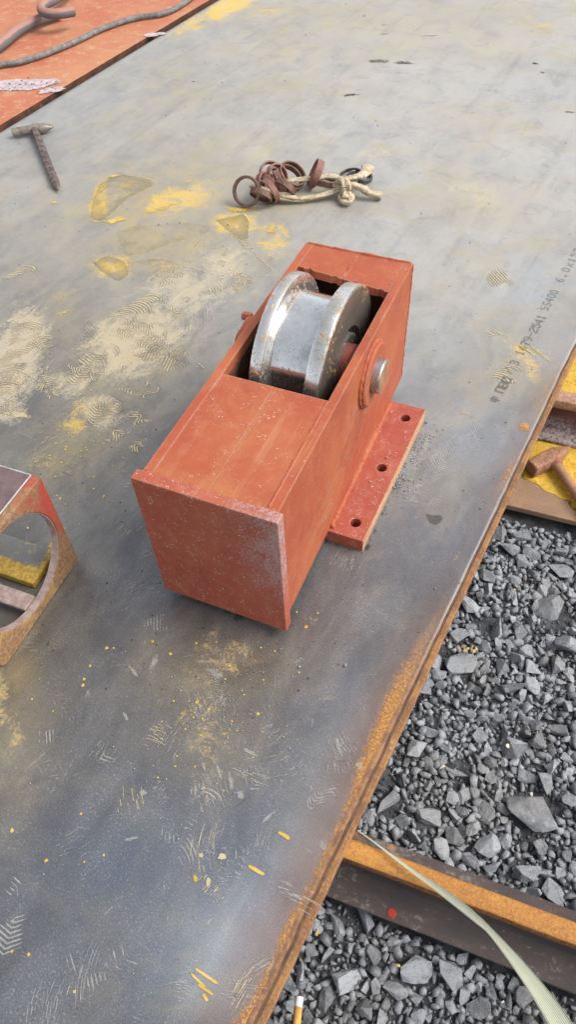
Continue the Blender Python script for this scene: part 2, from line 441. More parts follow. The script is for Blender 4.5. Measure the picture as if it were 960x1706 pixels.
def mat_wheel(name, rust=0.5, rough=0.2, base=(0.50, 0.49, 0.47), pit=0.5, band=0.0, metal=0.85, tint=(0.30, 0.26, 0.20)):
    n = NT(name)
    a = n.noise(28, 5, 0.65); b = n.noise(170, 5, 0.75)
    col = n.mix(n.ss(a, 0.35, 0.7), base, tuple(v * 0.75 for v in base))
    if band:      # wear bands along the axle direction, with a ragged border
        zz = n.mt('ADD', n.noise(15, 2, 0.4, vec=n.map((0.05, 1, 1), loc=(0, 0.37, 0.11))), n.mt('MULTIPLY', n.mt('SUBTRACT', b, 0.5), 0.05))
        bd = n.ss(zz, 0.475, 0.50)
        col = n.mix(n.mt('MULTIPLY', bd, band), col, (0.105, 0.095, 0.085))
    dirt = n.ss(n.mt('ADD', n.mt('MULTIPLY', a, 0.6), n.mt('MULTIPLY', n.noise(70, 5, 0.75), 0.5)), 0.58, 0.70)
    col = n.mix(n.mt('MULTIPLY', dirt, 0.85 * rust), col, tint)
    pv = n.ss(n.mt('ADD', n.vor(420), n.mt('MULTIPLY', n.noise(60, 3, 0.7), 0.9)), 0.70 - 0.05 * pit, 0.60 - 0.05 * pit)
    col = n.mix(n.mt('MULTIPLY', pv, 0.8), col, (0.075, 0.068, 0.060))
    rs = n.mt('MULTIPLY', n.ss(n.vor(190, vec=n.map((1, 1, 1), loc=(.3, .7, .1))), 0.42, 0.28), n.ss(n.noise(32, 4, 0.75), 0.60 - 0.09 * rust, 0.66 - 0.09 * rust))
    col = n.mix(n.mt('MULTIPLY', rs, 0.9), col, n.mix(n.ss(b, 0.42, 0.6), (0.30, 0.14, 0.035), (0.60, 0.36, 0.08)))
    tool = n.noise(900, 2, 0.6, vec=n.map((1, 0.01, 0.01)))
    nm = n.mt('MAXIMUM', n.mt('MULTIPLY', dirt, 0.6 * rust), n.mt('MAXIMUM', rs, n.mt('MULTIPLY', pv, 0.5)))
    mt_ = n.mt('MULTIPLY', n.mt('SUBTRACT', 1.0, nm), metal)
    rg = n.mt('ADD', n.mt('ADD', rough, n.mt('MULTIPLY', nm, 0.45)), n.mt('MULTIPLY', n.mt('SUBTRACT', b, 0.5), 0.25), clamp=True)
    return n.bsdf(col, rg, mt_, n.bump(n.mt('ADD', n.mt('ADD', n.mt('MULTIPLY', b, 0.4), n.mt('MULTIPLY', tool, 0.35)), n.mt('SUBTRACT', n.mt('MULTIPLY', rs, 0.7), pv)), 0.28, 0.0008))

M = {}
M['plate'] = mat_plate()
M['edge'] = mat_rusty('rusty_plate_edge', (0.19, 0.090, 0.040), (0.34, 0.17, 0.065), (0.45, 0.32, 0.17), 1.6)
M['red_floor'] = None
PB, PW, PP = (0.345, 0.073, 0.034), (0.395, 0.108, 0.042), (0.45, 0.18, 0.110)
M['paint'] = mat_paint('red_oxide_paint', PB, PW, PP, 0.3)
M['paint_front'] = mat_paint('red_oxide_paint_scuffed', (0.35, 0.075, 0.042), (0.38, 0.098, 0.05), (0.45, 0.20, 0.15), 0.9, 0.03, grad=(-0.13, 0.01, -0.02, 0.16))
M['paint_base'] = mat_paint('red_oxide_paint_base', (0.32, 0.066, 0.042), (0.35, 0.082, 0.046), (0.46, 0.21, 0.16), 0.8, 0.03)
M['paint_top'] = mat_paint('red_oxide_paint_dusty', PB, PW, PP, 0.5, 0.02, seam=-0.0865)
M['weld'] = mat_rusty('weld_bead', (0.33, 0.10, 0.045), (0.46, 0.22, 0.085), (0.52, 0.34, 0.19), 2.0)
M['inside'] = mat_rusty('dark_rust_and_gap_shade', (0.05, 0.022, 0.014), (0.13, 0.05, 0.025), (0.36, 0.19, 0.04), 1.0)
M['tread'] = mat_wheel('polished_wheel_tread', 0.30, 0.15, (0.84, 0.83, 0.81), 0.3, 0.0, 0.96)
M['flange'] = mat_wheel('worn_wheel_flange', 1.0, 0.24, (0.80, 0.78, 0.74), 0.9, 0.0, 0.90, (0.25, 0.195, 0.125))
M['hubface'] = mat_wheel('dull_wheel_side', 0.7, 0.36, (0.30, 0.265, 0.225), 0.5, 0.0, 0.7, (0.16, 0.125, 0.09))
M['pin'] = mat_wheel('axle_pin_steel', 0.3, 0.28, (0.50, 0.49, 0.49), 0.5)
M['pinface'] = mat_rusty('axle_pin_face', (0.26, 0.11, 0.06), (0.38, 0.21, 0.11), (0.48, 0.34, 0.18), 2.5)

# ------------------------------------------------------------------ frames
PM = np.array([0.85174574, -0.52395534, 0]); PD = np.array([0.52395534, 0.85174574, 0])   # across / along the big plate
PROT = math.atan2(PM[1], PM[0])
BO = np.array([-0.01108, 0.45322, 0]); BU = np.array([0.43299, 0.90140, 0]); BV = np.array([0.90140, -0.43299, 0])
BROT = math.atan2(BV[1], BV[0])
RD = np.array([0.921, -0.3894, 0]); RD /= np.linalg.norm(RD); RN = np.array([-RD[1], RD[0], 0])    # along / across the rails
RROT = math.atan2(RD[1], RD[0])
def pl(P): return np.array([P @ PM, P @ PD])
def plw(x, y, z=0.0): return PM * x + PD * y + np.array([0, 0, z])

XR, XL = -0.0813, -1.6053

# ------------------------------------------------------------------ ground to the horizon
M['dirt'] = mat_simple('grey_dirt', (0.060, 0.060, 0.061), (0.125, 0.124, 0.122), 30, 0.95, 0, 0.6)
bm = bmesh.new()
bmesh.ops.create_circle(bm, cap_ends=True, segments=64, radius=400)
bmesh.ops.translate(bm, verts=bm.verts, vec=(0, 0, -0.16))
tag(obj('ground', bm, M['dirt']), kind='structure')

# ------------------------------------------------------------------ big steel plate
def zone(px, py, lst, k=1.0):
    r = np.zeros_like(px)
    for cx, cy, sx, sy, ang, st in lst:
        a = math.radians(ang); c, s_ = math.cos(a), math.sin(a)
        dx, dy = px - cx, py - cy
        r = np.maximum(r, st * np.exp(-(((dx * c + dy * s_) / (sx * k)) ** 2 + ((-dx * s_ + dy * c) / (sy * k)) ** 2)))
    return r
YEL = [(385, 8, 60, 16, -25, 1.0), (320, 40, 50, 18, -30, .7), (440, 18, 110, 22, 0, .55), (205, 312, 60, 22, -25, .55), (165, 335, 16, 36, 15, .9), (300, 330, 95, 32, -15, .72),
       (395, 372, 45, 22, 0, .85), (187, 446, 40, 26, 15, .8), (270, 445, 70, 22, 5, .5), (110, 480, 40, 24, -20, .5), (455, 400, 34, 40, 0, .7), (135, 690, 30, 70, 30, .62), (70, 770, 50, 30, -30, .5),
       (0, 1165, 20, 70, 0, .66), (20, 1230, 30, 60, 0, .55), (20, 300, 40, 40, 0, .4), (360, 1095, 90, 60, 0, .55), (520, 1035, 60, 20, 10, .45), (345, 1220, 60, 90, 0, .55), (300, 1130, 40, 40, 0, .4),
       (470, 90, 140, 32, 0, .42), (800, 75, 110, 40, 0, .42), (905, 45, 70, 26, 0, .5), (825, 330, 90, 22, 20, .42), (700, 200, 120, 26, 0, .36), (215, 530, 70, 50, 0, .4), (250, 660, 70, 60, -30, .42),
       (240, 160, 110, 36, -30, .36), (880, 605, 18, 60, -30, .7), (420, 500, 60, 40, 0, .45), (850, 555, 40, 30, 0, .4), (45, 930, 60, 30, 0, .8), (560, 1150, 80, 60, 0, .35)]
CRE = [(225, 570, 110, 60, -20, .75), (30, 590, 40, 75, 15, .95), (10, 680, 30, 26, 20, .9), (310, 490, 110, 50, -15, .62), (170, 685, 36, 24, 20, .85), (120, 640, 60, 30, 0, .6),
       (430, 255, 60, 26, 20, .45), (640, 252, 70, 22, -10, .5), (790, 320, 80, 30, 20, .5), (740, 745, 90, 60, -35, .35), (330, 1330, 90, 40, 0, .35), (180, 1600, 60, 50, 0, .3), (20, 1520, 30, 70, 0, .35),
       (700, 570, 60, 50, 0, .3), (830, 470, 40, 30, 0, .5), (410, 240, 60, 30, 0, .3), (260, 720, 60, 60, 0, .35), (600, 130, 160, 50, 0, .3), (860, 80, 90, 60, 0, .35), (560, 300, 80, 50, 0, .3), (370, 440, 60, 40, 0, .6)]
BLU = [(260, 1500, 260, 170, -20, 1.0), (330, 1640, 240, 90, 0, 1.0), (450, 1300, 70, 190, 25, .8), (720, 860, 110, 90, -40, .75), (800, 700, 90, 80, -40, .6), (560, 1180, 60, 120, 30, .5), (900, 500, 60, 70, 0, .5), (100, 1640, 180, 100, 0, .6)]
BRO = [(360, 1100, 130, 60, 10, .9), (300, 1180, 110, 70, 0, .55), (420, 1200, 90, 70, 0, .6), (370, 1260, 70, 60, 0, .6), (60, 1180, 80, 90, 0, .5), (520, 1060, 90, 30, 0, .5)]
WARM = [(280, 365, 250, 120, -12, 1.0), (330, 340, 130, 70, -10, 1.0), (200, 590, 170, 120, 0, .75), (110, 760, 110, 80, -20, .65), (640, 50, 380, 70, 0, .6), (300, 190, 220, 60, -25, .42), (820, 330, 160, 60, 20, .5), (15, 1190, 60, 150, 0, .85), (370, 1120, 140, 70, 0, .55), (400, 1250, 90, 90, 0, .4), (850, 600, 70, 90, 0, .45), (90, 480, 110, 70, 0, .4), (60, 1000, 80, 120, 0, .35), (480, 140, 260, 50, 0, .4), (780, 200, 200, 50, 10, .35), (720, 470, 120, 60, 0, .25)]
xs = np.concatenate([np.arange(XL, XR - 0.06, 0.010), np.linspace(XR - 0.06, XR, 14)])
ys = np.concatenate([[-1.6, -1.0, -0.6], np.arange(-0.3, 3.1, 0.010), [3.3, 3.8, 4.5]])
GX, GY = np.meshgrid(xs, ys)
nx, ny = len(xs), len(ys)
PWld = GX.ravel()[:, None] * PM + GY.ravel()[:, None] * PD
pp, zz = proj(PWld)
px, py = pp[:, 0], np.where(zz > 0.1, pp[:, 1], 3000)
px = np.clip(px, -3000, 3000)
# uneven, slightly wavy right edge; everything else flat
top = np.concatenate([GX.ravel()[:, None], GY.ravel()[:, None], np.zeros((nx * ny, 1))], 1)
wob = np.array([mnoise.noise(Vector((0, y * 9, 3.3))) * 0.0020 + mnoise.noise(Vector((0, y * 45, 1.3))) * 0.0012 for y in ys])
top = top.reshape(ny, nx, 3)
top[:, -1, 0] += wob
top = top.reshape(-1, 3)
idx = np.arange(nx * ny).reshape(ny, nx)
quads = np.stack([idx[:-1, :-1], idx[:-1, 1:], idx[1:, 1:], idx[1:, :-1]], -1).reshape(-1, 4)
# rim: the edge ring goes down 6 mm
ring = np.concatenate([idx[0, :], idx[1:, -1], idx[-1, -2::-1], idx[-2:0:-1, 0]])
low = top[ring].copy(); low[:, 2] = -0.006; low[top[ring][:, 0] > XR - 0.004, 0] += 0.0030
k0 = nx * ny
m_ = len(ring)
rimq = np.stack([ring, k0 + np.arange(m_), k0 + (np.arange(m_) + 1) % m_, ring[(np.arange(m_) + 1) % m_]], -1)
ALLV = np.concatenate([top, low]); 
def ext(a): return np.concatenate([a, a[ring]])
dust = 0.05 + 0.85 * sstep(1060, 170, py) * (0.75 + 0.25 * sstep(100, 700, px)) + zone(px, py, [(800, 480, 200, 160, 0, .15), (420, 1610, 150, 150, 30, .46), (520, 1400, 70, 130, 28, .36), (590, 1230, 60, 90, 28, .22), (730, 760, 130, 130, 0, .12)])  # dust, with sky reflection painted into the far end and lower right
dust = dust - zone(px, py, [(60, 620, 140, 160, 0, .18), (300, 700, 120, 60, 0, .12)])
rust = np.where(py > 860, 1.0, 0.45) * 1.0
rust = 0.22 + 0.78 * sstep(880, 1280, py) + zone(px, py, [(845, 790, 26, 60, 35, .35), (905, 660, 25, 60, 35, .3)])
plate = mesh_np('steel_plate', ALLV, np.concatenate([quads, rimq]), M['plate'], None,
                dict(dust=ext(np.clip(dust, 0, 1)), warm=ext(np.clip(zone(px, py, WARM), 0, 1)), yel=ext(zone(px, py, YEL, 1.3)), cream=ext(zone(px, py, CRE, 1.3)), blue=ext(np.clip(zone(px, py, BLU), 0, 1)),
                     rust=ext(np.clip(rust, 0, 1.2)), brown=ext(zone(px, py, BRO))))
plate.rotation_euler = (0, 0, PROT)
M['edge_dark'] = mat_rusty('dark_plate_edge', (0.050, 0.026, 0.016), (0.12, 0.058, 0.026), (0.24, 0.15, 0.08), 1.2, c3t=(0.62, 0.70))  # dark rim colour stands in for the shadow gap between the plates
plate.data.materials.append(M['edge_dark'])
mi = np.zeros(len(quads) + len(rimq), np.int32); mi[len(quads):] = 1
plate.data.polygons.foreach_set('material_index', mi)
tag(plate, 'large grey steel plate smeared with yellow dust and shoe prints, topmost of the stack', 'steel plate')

# lower plate, its rusty rim sticks out on the right
def strip_plate(name, x0, x1, z0, z1, seed, amp=0.0014):
    bm = bmesh.new()
    Y = np.arange(-1.6, 4.5, 0.012)
    A = []
    for y in Y:
        wv = mnoise.noise(Vector((seed, y * 7, 0))) * amp * 1.4 + mnoise.noise(Vector((seed, y * 50, 5))) * amp * 0.6
        A.append([bm.verts.new(c) for c in ((x0, y, z1), (x1 + wv - 0.0012, y, z1), (x1 + wv, y, z1 - 0.0012), (x1 + wv + 0.0006, y, z0), (x0, y, z0))])
    for i in range(len(Y) - 1):
        for j in range(5):
            a, b = A[i], A[i + 1]
            bm.faces.new((a[j], a[(j + 1) % 5], b[(j + 1) % 5], b[j]))
    bm.faces.new(A[0]); bm.faces.new(A[-1][::-1])
    bmesh.ops.recalc_face_normals(bm, faces=list(bm.faces))
    o = obj(name, bm, M['edge'])
    o.rotation_euler = (0, 0, PROT)
    return o
tag(strip_plate('steel_plate', XL + 0.03, -0.0716, -0.0125, -0.0066, 2.0), 'rust-brown edge of the lower steel plate showing beneath the big grey plate', 'steel plate')

# red-oxide plate at the far left, dark gap between
def mat_redfloor():
    n = NT('red_oxide_floor')
    a = n.noise(4, 6, 0.6); b = n.noise(26, 6, 0.7); c = n.noise(160, 4, 0.7)
    col = n.mix(n.ss(a, 0.35, 0.65), (0.42, 0.125, 0.065), (0.47, 0.20, 0.10))
    col = n.mix(n.mt('MULTIPLY', n.ss(b, 0.48, 0.68), 0.7), col, (0.47, 0.27, 0.12))
    col = n.mix(n.mt('MULTIPLY', n.ss(n.mt('ADD', n.mt('MULTIPLY', b, 0.5), n.mt('MULTIPLY', c, 0.5)), 0.54, 0.62), 0.6), col, (0.55, 0.34, 0.27))
    dk = n.ss(n.mt('ADD', n.mt('MULTIPLY', n.noise(70, 4, 0.7), 0.7), n.mt('MULTIPLY', b, 0.3)), 0.60, 0.66)
    col = n.mix(n.mt('MULTIPLY', dk, 0.8), col, (0.10, 0.055, 0.04))
    return n.bsdf(col, 0.75, 0, n.bump(n.mt('ADD', b, c), 0.4, 0.0015))
M['red_floor'] = mat_redfloor()
bm = bmesh.new(); box_bm(bm, -4.2, XL - 0.030, -1.6, 6.0, -0.03, 0.001, 0.002)
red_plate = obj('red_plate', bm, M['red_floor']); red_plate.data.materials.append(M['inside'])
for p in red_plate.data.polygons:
    if p.normal.x > 0.35: p.material_index = 1  # gap side coloured dark to stand for the shade in the gap
red_plate.rotation_euler = (0, 0, PROT)
tag(red_plate, 'red oxide painted steel plate beyond the dark gap, carrying hose and cable', 'steel plate')

# ------------------------------------------------------------------ rails and yellow beam
def mat_rail():
    n = NT('rusty_rail')
    o = n.sep()
    up = n.node('ShaderNodeNewGeometry').outputs['Normal']
    a = n.noise(20, 6, 0.65, vec=n.map((0.35, 1, 1))); b = n.noise(170, 5, 0.75)
    dark = n.mix(n.ss(a, 0.38, 0.66), (0.052, 0.040, 0.038), (0.092, 0.064, 0.054))
    dark = n.mix(n.mt('MULTIPLY', n.ss(n.mt('ADD', n.mt('MULTIPLY', a, 0.5), n.mt('MULTIPLY', b, 0.5)), 0.54, 0.60), 0.6), dark, (0.24, 0.22, 0.205))
    dark = n.mix(n.mt('MULTIPLY', n.ss(n.noise(9, 5, 0.7), 0.64, 0.70), n.ss(o[2], -0.077, -0.083)), dark, (0.42, 0.17, 0.035))
    top = n.mix(n.ss(n.mt('ADD', n.mt('MULTIPLY', n.noise(420, 4, 0.8), 0.6), n.mt('MULTIPLY', a, 0.4)), 0.40, 0.64), (0.28, 0.105, 0.024), (0.52, 0.245, 0.042))
    side = n.mix(n.ss(b, 0.4, 0.62), (0.13, 0.050, 0.018), (0.29, 0.125, 0.030))
    hd = n.mix(n.ss(o[2], -0.0165, -0.0135), side, top)
    z = n.mt('ADD', o[2], n.mt('MULTIPLY', n.mt('SUBTRACT', a, 0.5), 0.010))
    col = n.mix(n.ss(z, -0.034, -0.028), dark, hd)
    return n.bsdf(col, 0.72, 0.0, n.bump(n.mt('ADD', a, b), 0.4, 0.0018))
M['rail'] = mat_rail()
def mat_rail2():
    n = NT('dark_red_rail')
    o = n.sep()
    a = n.noise(25, 6, 0.7, vec=n.map((0.15, 1, 1))); b = n.noise(190, 5, 0.75)
    col = n.mix(n.ss(a, 0.38, 0.64), (0.105, 0.040, 0.032), (0.17, 0.085, 0.065))
    wm = n.mt('MULTIPLY', n.ss(o[2], -0.050, -0.076), n.ss(n.mt('ADD', n.mt('MULTIPLY', a, 0.4), n.mt('MULTIPLY', b, 0.6)), 0.44, 0.56))
    col = n.mix(n.mt('MULTIPLY', wm, 0.75), col, (0.44, 0.39, 0.36))
    col = n.mix(n.ss(o[2], -0.034, -0.026), col, n.mix(n.ss(b, 0.4, 0.6), (0.28, 0.15, 0.10), (0.44, 0.26, 0.15)))
    return n.bsdf(col, 0.75, 0, n.bump(n.mt('ADD', a, b), 0.4, 0.0018))
M['rail2'] = mat_rail2()
ZT, ZB = -0.0130, -0.0875
def rail(nc, t0, t1, mat, label, hw=0.015):
    half = [(hw * .68, ZT), (hw * .90, ZT - 0.0015), (hw, ZT - 0.005), (hw, ZT - 0.014), (hw * .9, ZT - 0.018), (0.0058, ZT - 0.0225), (0.0045, ZT - 0.029), (0.0045, ZB + 0.026), (0.0075, ZB + 0.018), (0.016, ZB + 0.0125), (0.0355, ZB + 0.0065), (0.0385, ZB + 0.0048), (0.0390, ZB + 0.002), (0.0380, ZB)]
    prof = [(-a, z) for a, z in half] + [(a, z) for a, z in reversed(half)]
    bm = bmesh.new()
    T = np.linspace(t0, t1, 160)
    A = []
    for t in T:
        A.append([bm.verts.new((t, a + 0.0006 * mnoise.noise(Vector((t * 20, a * 50, z * 50))), z + 0.0004 * mnoise.noise(Vector((t * 25, 9, a * 90))) - (0.0004 if z > -0.02 else 0))) for a, z in prof])
    m2 = len(prof)
    for i in range(len(T) - 1):
        for j in range(m2):
            bm.faces.new((A[i][j], A[i][(j + 1) % m2], A[i + 1][(j + 1) % m2], A[i + 1][j]))
    bm.faces.new(A[0]); bm.faces.new(A[-1][::-1])
    bmesh.ops.recalc_face_normals(bm, faces=list(bm.faces))
    o = obj('rail', bm, mat, smooth=False)
    o.location = RN * nc
    o.rotation_euler = (0, 0, RROT)
    for p in o.data.polygons: p.use_smooth = True
    o.data.set_sharp_from_angle(angle=math.radians(35)) if hasattr(o.data, 'set_sharp_from_angle') else None
    return tag(o, label, 'rail', 'light rails under the stacked plates')
rail_a = rail(0.2040, -1.3, 2.2, M['rail'], 'dark rail with bright orange rusted head, crossed by the pale green strip', 0.0112)
rail_b = rail(0.991, -1.3, 2.2, M['rail2'], 'dark reddish rail lying on the yellow painted beam')

def mat_yellow():
    n = NT('worn_yellow_paint')
    o = n.sep()
    a = n.noise(18, 6, 0.7, dist=0.6); b = n.noise(150, 5, 0.75)
    yel = n.mix(n.ss(n.noise(60, 4, 0.7), 0.36, 0.66), (0.58, 0.32, 0.022), (0.66, 0.43, 0.05))
    yel = n.mix(n.mt('MULTIPLY', n.ss(b, 0.55, 0.64), 0.85), yel, (0.14, 0.08, 0.02))
    bro = n.mix(n.ss(n.mt('ADD', n.mt('MULTIPLY', n.noise(420, 4, 0.8), 0.5), n.mt('MULTIPLY', a, 0.5)), 0.38, 0.66), (0.22, 0.125, 0.075), (0.36, 0.215, 0.125))
    e = n.mt('ADD', n.mt('SUBTRACT', o[1], 0.79), n.mt('MULTIPLY', n.mt('SUBTRACT', n.noise(7, 4, 0.6), 0.5), 0.16))
    t = n.mt('MULTIPLY', n.mt('SUBTRACT', o[0], 0.10), -0.55)
    e = n.mt('SUBTRACT', e, n.mt('ADD', t, 0.05))
    bare = n.mt('MAXIMUM', n.ss(e, 0.008, 0.0), n.ss(o[2], -0.0885, -0.0895))
    col = n.mix(bare, yel, bro)
    crack = n.ss(n.mt('ABSOLUTE', n.mt('SUBTRACT', e, 0.006)), 0.0022, 0.0008)
    col = n.mix(n.mt('MULTIPLY', crack, 0.9), col, (0.07, 0.045, 0.03))
    return n.bsdf(col, 0.62, 0, n.bump(n.mt('ADD', n.mt('MULTIPLY', a, 0.6), n.mt('SUBTRACT', b, n.mt('MULTIPLY', bare, 1.2))), 0.5, 0.0015))
M['yellow'] = mat_yellow()
beam = empty('yellow_beam', (0, 0, 0), RROT)
tag(beam, 'worn yellow painted steel beam flange under the reddish rail and the rusty hammer', 'beam')
bm = nbox(-1.3, 2.2, 0.795, 1.20, ZB - 0.0115, ZB - 0.0005, 0.0018)
bmesh.ops.bisect_plane(bm, geom=list(bm.verts) + list(bm.edges) + list(bm.faces), plane_co=(0.3, 0, 0), plane_no=(1, 0, 0))
obj('flange', bm, M['yellow'], beam)
obj('web', nbox(-1.3, 2.2, 0.985, 0.997, -0.158, ZB - 0.012), M['yellow'], beam)

# ------------------------------------------------------------------ wheel housing
H = empty('wheel_housing', tuple(BO), BROT)
tag(H, 'red oxide painted steel box holding a double flanged wheel, standing on the grey plate', 'wheel housing')
Z1, TBASE = 0.2359, 0.0225
VR, VL = -0.0061, -0.1687
VC = 0.5 * (VR + VL)
WU, WZ, WR = 0.3165, 0.1785, 0.1088
out = [(2 * VC - 0.0513 - 0.0 , 0.163), (0.0445, 0.163), (0.0515, 0.4415), (2 * VC - 0.0515, 0.4415)]
hol = [circ(x, y, 0.0076) for x, y in ((0.0238, 0.1900), (0.0254, 0.3002), (0.0270, 0.4120), (2 * VC - 0.026, 0.19), (2 * VC - 0.026, 0.30), (2 * VC - 0.026, 0.412))]
def matwood():
    n = NT('torn_plate_edge')
    a = n.noise(40, 5, 0.7, vec=n.map((1, 0.25, 3))); b = n.noise(260, 4, 0.75)
    col = n.mix(n.ss(a, 0.4, 0.6), (0.46, 0.25, 0.13), (0.56, 0.38, 0.20))
    col = n.mix(n.mt('MULTIPLY', n.ss(b, 0.5, 0.62), 0.7), col, (0.36, 0.11, 0.06))
    return n.bsdf(col, 0.85, 0, n.bump(n.mt('ADD', a, b), 0.6, 0.0015))
M['rim'] = matwood()
base = obj('base_plate', plate_holes(out, hol, 0.0, TBASE, 0.0013), M['paint_base'], H)
base.data.materials.append(M['rim'])
for p in base.data.polygons:
    if p.normal.x > 0.6 and p.center.x > 0.0425: p.material_index = 1
def side(x0, x1):
    bm = bmesh.new()
    o_ = [(0.0146, TBASE + 0.0004), (0.4945, TBASE + 0.0004), (0.4945, Z1), (0.0146, Z1)]
    bm = plate_holes([(a, b) for a, b in o_], [], 0.0, x1 - x0, 0.0009)
    # local (y,z,x)
    bm.transform(Matrix(((0, 0, 1, x0), (1, 0, 0, 0), (0, 1, 0, 0), (0, 0, 0, 1))))
    return bm
obj('side_panel', side(VR - 0.012, VR), M['paint'], H)
obj('side_panel', side(VL, VL + 0.012), M['paint'], H)
IX0, IX1 = VL + 0.01205, VR - 0.01205
bm = nbox(-0.1748, 0.0, 0.0, 0.0145, 0.0165, Z1 + 0.0022, 0.0016)
front = obj('front_plate', bm, M['paint_front'], H)
# top covers: the front one in two strips that meet at a sunken welded seam
SX = -0.0865
obj('top_cover', nbox(IX0, SX - 0.0005, 0.0147, 0.1910, Z1 - 0.0125, Z1 - 0.0004, 0.0004), M['paint_top'], H)
obj('top_cover', nbox(SX + 0.0005, IX1, 0.0147, 0.1905, Z1 - 0.0125, Z1 - 0.0002, 0.0004), M['paint_top'], H)
def jag(x0, y0, x1, y1, n, amp, sd):
    r = []
    for i in range(n + 1):
        t = i / n
        r.append((x0 + (x1 - x0) * t, y0 + (y1 - y0) * t + amp * mnoise.noise(Vector((i * 0.83, sd, 0))) + (amp * 1.3 if i % 7 == 3 else 0)))
    return r
for a_, b_, sd in ((IX0, SX - 0.0006, 1.0), (SX + 0.0006, IX1, 4.0)):
    fy = lambda x: 0.4346 + (0.4185 - 0.4346) * (x - IX0) / (IX1 - IX0)
    o_ = jag(a_, fy(a_), b_, fy(b_), 12, 0.0022, sd) + [(b_, 0.4945), (a_, 0.4945)]
    obj('rear_cover', plate_holes(o_, [], Z1 - 0.0125, Z1 - 0.0005, 0.0007), M['paint'], H)
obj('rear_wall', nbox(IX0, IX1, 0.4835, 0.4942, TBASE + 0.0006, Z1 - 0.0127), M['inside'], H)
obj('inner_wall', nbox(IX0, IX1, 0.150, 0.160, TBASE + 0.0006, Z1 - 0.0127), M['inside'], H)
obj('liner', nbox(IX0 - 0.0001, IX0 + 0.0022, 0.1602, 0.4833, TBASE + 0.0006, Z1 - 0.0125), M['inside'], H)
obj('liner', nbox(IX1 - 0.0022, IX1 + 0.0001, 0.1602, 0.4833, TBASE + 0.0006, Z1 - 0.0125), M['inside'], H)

def weld(name, p0, p1, r, n=70, sd=0.0, flat=None, up=(0, 0, 1), wob=0.0006, mat='paint'):
    P = [np.array(p0) + (np.array(p1) - np.array(p0)) * i / n for i in range(n + 1)]
    P = [p + np.array([mnoise.noise(Vector((i * 0.4, sd, k))) for k in range(3)]) * wob for i, p in enumerate(P)]
    R = [r * (1 + 0.12 * math.sin(i * 2.1 + 5 * mnoise.noise(Vector((i * 0.3, sd, 2)))) + 0.55 * mnoise.noise(Vector((i * 0.15, sd, 8)))) for i in range(n + 1)]
    return obj(name, tube(bmesh.new(), P, R, 8, flat, up=up), M[mat], H, True)
weld('weld_bead', (VR + 0.0008, 0.17, TBASE + 0.0006), (VR + 0.0008, 0.437, TBASE + 0.0006), 0.0050, 110, 1.0, wob=0.0018)
weld('weld_bead', (VR + 0.0004, 0.0148, 0.03), (VR + 0.0004, 0.0148, Z1 - 0.004), 0.0026, 60, 2.0, up=(0, 1, 0))
weld('weld_bead', (VL + 0.004, 0.0152, Z1 - 0.0005), (VR - 0.004, 0.0152, Z1 - 0.0005), 0.0024, 60, 3.0, mat='paint_top')
weld('weld_bead', (SX, 0.018, Z1 - 0.0022), (SX, 0.189, Z1 - 0.0026), 0.0026, 60, 5.0, flat=(1.1, 0.6), mat='paint_top')
weld('weld_bead', (SX, 0.43, Z1 - 0.0022), (SX, 0.4935, Z1 - 0.0022), 0.0026, 24, 6.0, flat=(1.3, 0.75))
weld('weld_bead', (VR - 0.0122, 0.018, Z1 - 0.0012), (VR - 0.0122, 0.189, Z1 - 0.0018), 0.0022, 60, 7.0)
weld('weld_bead', (VL + 0.004, 0.4943, Z1 - 0.001), (VR - 0.003, 0.4943, Z1 - 0.001), 0.0024, 50, 8.0)
weld('weld_bead', (VR - 0.001, 0.4943, 0.03), (VR - 0.001, 0.4943, Z1 - 0.003), 0.0022, 60, 9.0, up=(0, 1, 0))

# wheel: lathed about the local x axis
wheel = bpy.data.objects.new('wheel', None); wheel.empty_display_size = 0.05
link(wheel, H); wheel.location = (0, WU, WZ)
TR = 0.0868
def lw(name, prof, mat, seg=112, sm=30):
    bm = lathe(bmesh.new(), prof, seg)
    o = obj(name, bm, mat, wheel, True)
    o.data.set_sharp_from_angle(angle=math.radians(sm))
    return o
lw('tread', [(-0.0630, 0.03), (-0.0630, TR - 0.001), (-0.0640, TR), (-0.0895, TR + 0.0003), (-0.1150, TR + 0.0012), (-0.1160, TR), (-0.1160, 0.03)], M['tread'])
lw('flange', [(-0.0412, 0.060), (-0.0412, WR - 0.0022), (-0.0422, WR - 0.0006), (-0.0438, WR), (-0.0585, WR), (-0.0604, WR - 0.0010), (-0.0615, WR - 0.0032), (-0.0630, TR + 0.002), (-0.0630, 0.060)], M['flange'])
lw('flange', [(-0.1160, 0.060), (-0.1160, TR + 0.003), (-0.1182, WR - 0.0036), (-0.1192, WR - 0.0010), (-0.1210, WR), (-0.1325, WR), (-0.1342, WR - 0.0008), (-0.1350, WR - 0.0025), (-0.1350, 0.060)], M['flange'])
lw('side_face', [(-0.0409, 0.057), (-0.0409, WR - 0.0040), (-0.0413, WR - 0.0038), (-0.0520, WR - 0.02), (-0.0520, 0.050), (-0.0480, 0.050), (-0.0475, 0.0555)], M['hubface'])
lw('side_face', [(-0.1353, 0.057), (-0.1353, WR - 0.0040), (-0.1349, WR - 0.0038), (-0.1250, WR - 0.02), (-0.1250, 0.050)], M['hubface'])
lw('hub', [(-0.0405, 0.020), (-0.0405, 0.0455), (-0.0415, 0.0470), (-0.0500, 0.0470), (-0.0500, 0.020)], M['flange'])
M['spacer'] = mat_rusty('red_spacer', (0.20, 0.035, 0.025), (0.30, 0.07, 0.045), None, 1.5, 0.6)
